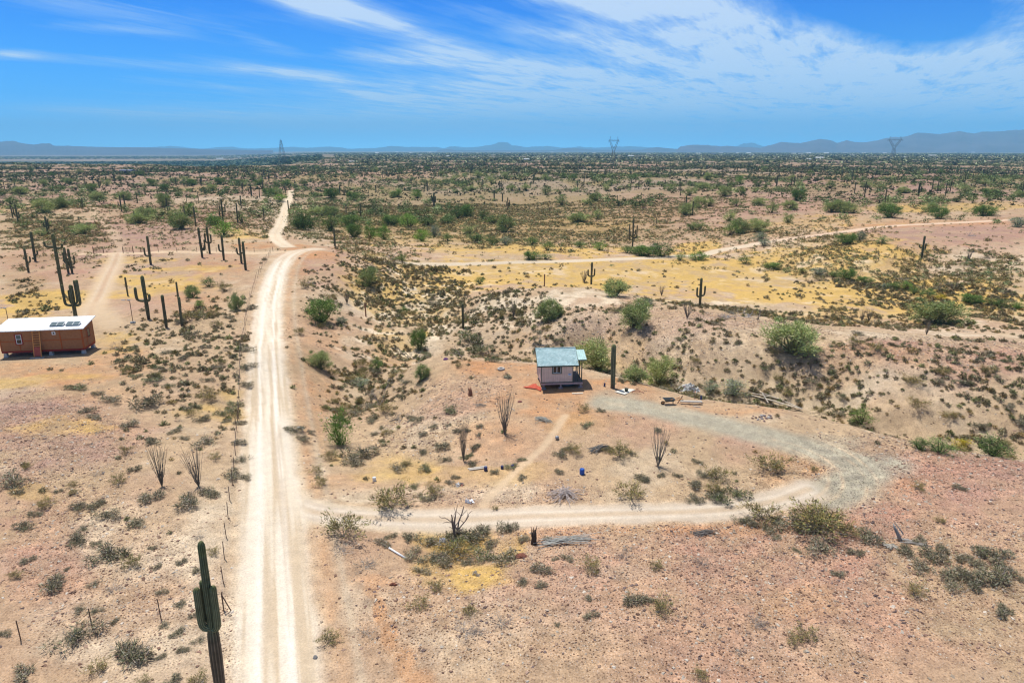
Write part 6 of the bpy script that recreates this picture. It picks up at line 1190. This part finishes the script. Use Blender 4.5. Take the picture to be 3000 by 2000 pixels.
for (u, v, lb) in ((1771, 1132, 'small dark blue garden lantern left of the thick saguaro'), (2053, 1180, 'small purple lantern at the end of the long grey board')):
    p = place([(u, v)])[0]; z_ = GH(p[0], p[1]) + (.36 if u > 2000 else 0); t = thing('lantern', (p[0], p[1], z_), lb, 'lantern', 0, 'small garden lanterns'); MB().lathe([(0, 0), (.12, 0), (.13, .05), (.10, .08), (.10, .30), (.13, .33), (.05, .42), (0, .46)], 10).build('body', M_DKBLUE, t); MB().tube([(-.09, 0, .36), (-.06, 0, .52), (.06, 0, .52), (.09, 0, .36)], .012, 5).build('handle', M_STEEL, t)
# wheelbarrow and cross of boards
p = place([(1958, 1184)])[0]; t = thing('wheelbarrow', (p[0], p[1], GH(p[0], p[1])), 'old dark wheelbarrow with wooden handles beside the long grey board', 'wheelbarrow', R(8)); LMARK.append((p[0], p[1], 'wheelbarrow')); BK = material('dark_tray_metal', (.09, .10, .10), .6, .3, 8)
k = MB(); a0, a1 = .35, .60; k.add([(-.35, -.2, .38), (.5, -.2, .34), (.5, .2, .34), (-.35, .2, .38), (-.6, -.36, .66), (.62, -.36, .62), (.62, .36, .62), (-.6, .36, .66), (-.56, -.32, .65), (.58, -.32, .61), (.58, .32, .61), (-.56, .32, .65), (-.33, -.17, .41), (.47, -.17, .37), (.47, .17, .37), (-.33, .17, .41)], [(0, 3, 2, 1), (0, 1, 5, 4), (1, 2, 6, 5), (2, 3, 7, 6), (3, 0, 4, 7), (4, 5, 9, 8), (5, 6, 10, 9), (6, 7, 11, 10), (7, 4, 8, 11), (8, 9, 13, 12), (9, 10, 14, 13), (10, 11, 15, 14), (11, 8, 12, 15), (12, 13, 14, 15)]); k.build('tray', BK, t)
for sy in (-.22, .22): MB().bar((-.75, sy * .3, .2), (1.35, sy * 1.3, .62), .05).build('handle', OR, t); MB().bar((.45, sy, .36), (.55, sy, .0), .04).build('leg', BK, t)
w_ = MB(); w_.tube([(math.cos(a) * .17 - .62, 0, math.sin(a) * .17 + .2) for a in np.linspace(0, 6.283, 17)], .04, 8, False); w_.build('wheel', material('black_rubber', (.02, .02, .02), .8), t); MB().tube([(-.62, -.06, .2), (-.62, .06, .2)], .13, 12).build('rim', M_RUST, t)
p = place([(1993, 1180)])[0]; t = thing('wooden_cross', (p[0], p[1], GH(p[0], p[1])), 'dark crossed boards leaning between the wheelbarrow and the long board', 'boards'); MB().bar((-.3, 0, 0), (.22, .05, .82), .10, .05).build('upright', M_RUST, t); MB().bar((-.26, -.05, .62), (.42, -.05, .3), .09, .05).build('crosspiece', M_RUST, t)
# ring of stones
p = place([(2246, 1225)])[0]; g = np.random.default_rng(8); RC = [(.20, .12, .09), (.30, .2, .17), (.36, .30, .27), (.15, .10, .09), (.45, .42, .38)]
RB = sorted([(g.normal() * .62, g.normal() * .38) for _ in range(18)])
ORDW = ['first', 'second', 'third', 'fourth', 'fifth', 'sixth', 'seventh', 'eighth', 'ninth', 'tenth', 'eleventh', 'twelfth', 'thirteenth', 'fourteenth', 'fifteenth', 'sixteenth', 'seventeenth', 'last']
for i, (ax, ay) in enumerate(RB):
    k = MB(); s = g.uniform(.07, .17); k.add([(x_ * s * g.uniform(.8, 1.2), y_ * s * g.uniform(.8, 1.2), z_ * s * g.uniform(.7, 1.1)) for x_, y_, z_ in [(-1, -1, -.6), (1, -1, -.6), (1, 1, -.6), (-1, 1, -.6), (-.6, -.7, .7), (.7, -.6, .6), (.6, .7, .7), (-.7, .6, .6)]], [(0, 3, 2, 1), (4, 5, 6, 7), (0, 1, 5, 4), (1, 2, 6, 5), (2, 3, 7, 6), (3, 0, 4, 7)])
    qx, qy = p[0] + ax, p[1] + ay; o = k.build('rock', material('rubble_stone_%d' % (i % 5), RC[i % 5], .9, .2), None, 0, (qx, qy, GH(qx, qy) + .05)); tag(o, ORDW[i] + ' rock from the left in the rubble pile above the gravel drive', 'rock', 'rocks of the rubble pile')
LMARK.append((p[0], p[1], 'rubble pile'))

# ------------------------------------------------------------------ power line towers
M_TWR = material('galvanised_lattice', (.12, .125, .135), .7)
def tower(u, v, vt, lab, kind, w=.55):
    p = place([(u, v)])[0]; s = px_scale(p); H = (v - vt) * s; t = thing('power_pylon', (p[0], p[1], p[2] - .5), lab, 'pylon', 0, 'lattice power pylons on the horizon')
    def leg4(k, z0, w0, z1, w1, n):
        for i in range(n):
            a, b = i / n, (i + 1) / n; za, zb_ = z0 + (z1 - z0) * a, z0 + (z1 - z0) * b; wa_, wb_ = w0 + (w1 - w0) * a, w0 + (w1 - w0) * b; c = [(-1, -1), (1, -1), (1, 1), (-1, 1)]
            for j in range(4):
                x0, y0 = c[j]; x1, y1 = c[(j + 1) % 4]
                k.bar((x0 * wa_, y0 * wa_, za), (x0 * wb_, y0 * wb_, zb_), w); k.bar((x0 * wa_, y0 * wa_, za), (x1 * wb_, y1 * wb_, zb_), w * .55); k.bar((x1 * wa_, y1 * wa_, za), (x0 * wb_, y0 * wb_, zb_), w * .55); k.bar((x0 * wb_, y0 * wb_, zb_), (x1 * wb_, y1 * wb_, zb_), w * .5)
    k = MB()
    if kind == 'A':
        leg4(k, 0, H * .15, H * .96, H * .02, 7); k.build('lattice_mast', M_TWR, t)
        for f in (.66, .78): q = MB(); q.bar((0, -H * .16, H * f), (0, H * .16, H * f), w * 1.2); q.bar((0, -H * .16, H * f), (0, 0, H * (f + .06)), w); q.bar((0, H * .16, H * f), (0, 0, H * (f + .06)), w); q.build('cross_arm', M_TWR, t)
        q = MB(); q.bar((0, 0, H * .94), (0, 0, H), w); q.build('peak', M_TWR, t)
    else:
        wd = .20 if kind == 'H' else .34; leg4(k, 0, H * .11, H * .52, H * .035, 5); k.build('lattice_mast', M_TWR, t)
        for sx in (-1, 1):
            q = MB()
            for dy in (-1, 1):
                q.bar((sx * H * .035, dy * H * .03, H * .52), (sx * H * wd * .75, dy * H * .02, H * .84), w); q.bar((sx * H * .0, dy * H * .03, H * .60), (sx * H * wd * .55, dy * H * .02, H * .84), w * .8)
                for f in np.linspace(0, 1, 6)[:-1]: f2 = f + .2; q.bar((sx * H * (.035 + (wd * .75 - .035) * f), dy * H * .025, H * (.52 + .32 * f)), (sx * H * wd * .55 * f2, dy * H * .025, H * (.60 + .24 * f2)), w * .5)
            q.build('fork', M_TWR, t); q = MB(); q.bar((sx * H * wd * .55, 0, H * .84), (sx * H * wd * .62, 0, H), w); q.bar((sx * H * wd * .80, 0, H * .84), (sx * H * wd * .62, 0, H), w); q.build('peak', M_TWR, t)
        q = MB()
        for dy in (-1, 1):
            q.bar((-H * wd, dy * H * .02, H * .84), (H * wd, dy * H * .02, H * .84), w); q.bar((-H * wd * .9, dy * H * .02, H * .88), (H * wd * .9, dy * H * .02, H * .88), w * .8)
            for f in np.linspace(-.9, .9, 10)[:-1]: q.bar((H * wd * f, dy * H * .02, H * .84), (H * wd * (f + .1), dy * H * .02, H * .88), w * .5); q.bar((H * wd * (f + .1), dy * H * .02, H * .88), (H * wd * (f + .2), dy * H * .02, H * .84), w * .5)
        q.build('cross_beam', M_TWR, t); q = MB()
        for f in (-.9, 0, .9): q.bar((H * wd * f, 0, H * .84), (H * wd * f, 0, H * .79), w * .8)
        q.build('insulators', M_TWR, t)
    LMARK.append((p[0], p[1], {'A': 'left pylon', 'H': 'middle pylon', 'X': 'right pylon'}[kind]))
tower(829, 487, 410, 'narrow A-shaped power pylon above the far end of the dirt road', 'A', .28)
tower(1796, 487, 402, 'double-peaked power pylon in the middle of the horizon', 'H', .24)
tower(2614, 471, 402, 'wide-topped power pylon in front of the eastern mountains', 'X', .34)

# ------------------------------------------------------------------ scattered buildings of the far settlement
DH = '''1105 450 12 0;1162 447 10 0;1205 449 16 0;1230 457 10 1;1260 448 10 0;1312 459 9 0;1348 448 12 2;1400 450 9 1;1445 457 12 1;1490 450 14 2;1542 471 16 0;1560 476 14 2;1618 448 12 0;1660 450 10 1;1700 452 10 2;1740 449 10 0;1848 459 16 0;1900 452 12 1;1950 450 10 2;1031 477 14 0;1000 455 8 1
2045 452 16 0;2089 453 15 3;2112 449 12 1;2160 450 10 0;2193 450 14 0;2202 455 12 0;2240 452 10 1;2270 468 9 0;2325 452 14 0;2345 453 12 1;2368 451 16 0;2368 469 16 0;2400 466 24 0;2420 451 24 0;2476 449 18 1;2495 455 12 0;2514 446 14 0;2531 449 18 0;2560 450 24 3;2591 451 16 1;2605 455 10 0;2646 462 12 0;2697 445 6 0;2731 459 20 1;2765 446 8 0;2800 447 8 2;2850 448 10 0;644 467 18 0;374 507 42 3;112 496 14 2;700 463 10 0'''
DHR = [[float(t) for t in q.split()] for q in DH.replace('\n', ';').split(';')]; PP = place([(q[0], q[1]) for q in DHR])
HC = [((.62, .60, .56), (.78, .80, .80)), ((.42, .36, .30), (.60, .60, .60)), ((.45, .38, .30), (.30, .26, .24)), ((.10, .11, .16), (.12, .14, .2))]
for q, p in zip(DHR, PP):
    s = px_scale(p); L = q[2] * s; c = HC[int(q[3])]; L = min(L, 46); D = L * .42; H = min(max(L * .16, 3.0), 5.5); t = thing('distant_building', tuple(p), None, None, random.uniform(-.5, .5)); wm, rm = material('far_wall_%d' % q[3], c[0], .9), material('far_roof_%d' % q[3], c[1], .6)
    MB().box(-L / 2, -D / 2, -1.5, L / 2, D / 2, H).build('wall', wm, t); k = MB(); e_ = .6; k.add([(-L / 2 - e_, -D / 2 - e_, H + .01), (L / 2 + e_, -D / 2 - e_, H + .01), (L / 2 + e_, D / 2 + e_, H + .01), (-L / 2 - e_, D / 2 + e_, H + .01), (-L / 2 - e_, 0, H + D * .17), (L / 2 + e_, 0, H + D * .17)], [(0, 3, 2, 1), (0, 1, 5, 4), (2, 3, 4, 5), (1, 2, 5), (3, 0, 4)]); k.build('roof', rm, t)
    k = MB()
    for f in (-.3, 0, .28): k.box(L * f, -D / 2 - .06, 1.0, L * f + 1.4, -D / 2 - .01, 2.3)
    k.build('windows', M_GLASS, t)
    later(t, ('distant white building', 'distant tan building with light roof', 'distant tan house with brown roof', 'distant dark long building')[int(q[3])], 'building', 'buildings of the far settlement', p[0], p[1])

# ------------------------------------------------------------------ labels that tell look-alikes apart
for (u, v, nm) in ((808, 1493, 'driveway mouth'), (850, 733, 'road junction'), (2420, 1400, 'gravel turning loop'), (1185, 771, 'far road end'), (2333, 1045, 'large round tree'), (2755, 950, 'broad pale tree'), (993, 1300, 'bright gully bush'), (1078, 838, 'lone tree on the slope'), (942, 940, 'green bush by the road'),
                   (1605, 940, 'first ridge tree'), (1795, 1135, 'thick armless saguaro'), (1732, 830, 'plain-edge saguaro'), (2050, 898, 'ridge saguaro'), (2700, 755, 'far right saguaro'), (1853, 722, 'candelabra saguaro beyond the road'), (2400, 1560, 'large olive bush clump'), (226, 950, 'candelabra saguaro by the cabin'),
                   (1350, 1620, 'yellow grass patch'), (2400, 860, 'line of wash bushes'), (690, 1225, 'yellow grass by the fence'), (1200, 665, 'bright green thicket'), (1479, 680, 'lone valley tree'), (2471, 620, 'big plateau tree'), (440, 775, 'saguaro by the right gate'), (614, 742, 'pair of forked saguaros'),
                   (1740, 620, 'middle plateau'), (2820, 1317, 'yellow bush'), (2160, 1165, 'grey-blue bush'), (852, 560, 'dirt track end'), (300, 610, 'pink hilltop'), (1230, 1025, 'bushy green gully tree'), (2850, 890, 'wide wash bush'), (2735, 565, 'row of plateau saguaros'), (2120, 520, 'far saguaro trio')):
    p = place([(u, v)])[0]; LMARK.append((p[0], p[1], nm))
names = {}
for (o, st, ct, gr, x, y) in LABELQ:
    lb = st + ' ' + where(x, y); names.setdefault(lb, []).append((x / y, o, ct, gr))
ORD = ['', 'second', 'third', 'fourth', 'fifth', 'sixth', 'seventh', 'eighth', 'ninth', 'tenth', 'eleventh', 'twelfth', 'thirteenth', 'fourteenth', 'fifteenth', 'sixteenth', 'seventeenth', 'eighteenth', 'nineteenth', 'twentieth']
for lb, L_ in names.items():
    L_.sort(key=lambda t: t[0]); n = len(L_)
    for i, (_, o, ct, gr) in enumerate(L_):
        e = ''
        if n > 1:
            e = ', leftmost there' if i == 0 else ', rightmost there' if i == n - 1 else ', %s from the left' % ORD[i] if i < len(ORD) else ', %s from the right' % ORD[n - 1 - i] if n - 1 - i < len(ORD) else ''
        tag(o, (lb + e) if len((lb + e).replace(',', '').split()) <= 16 else lb, ct, gr)
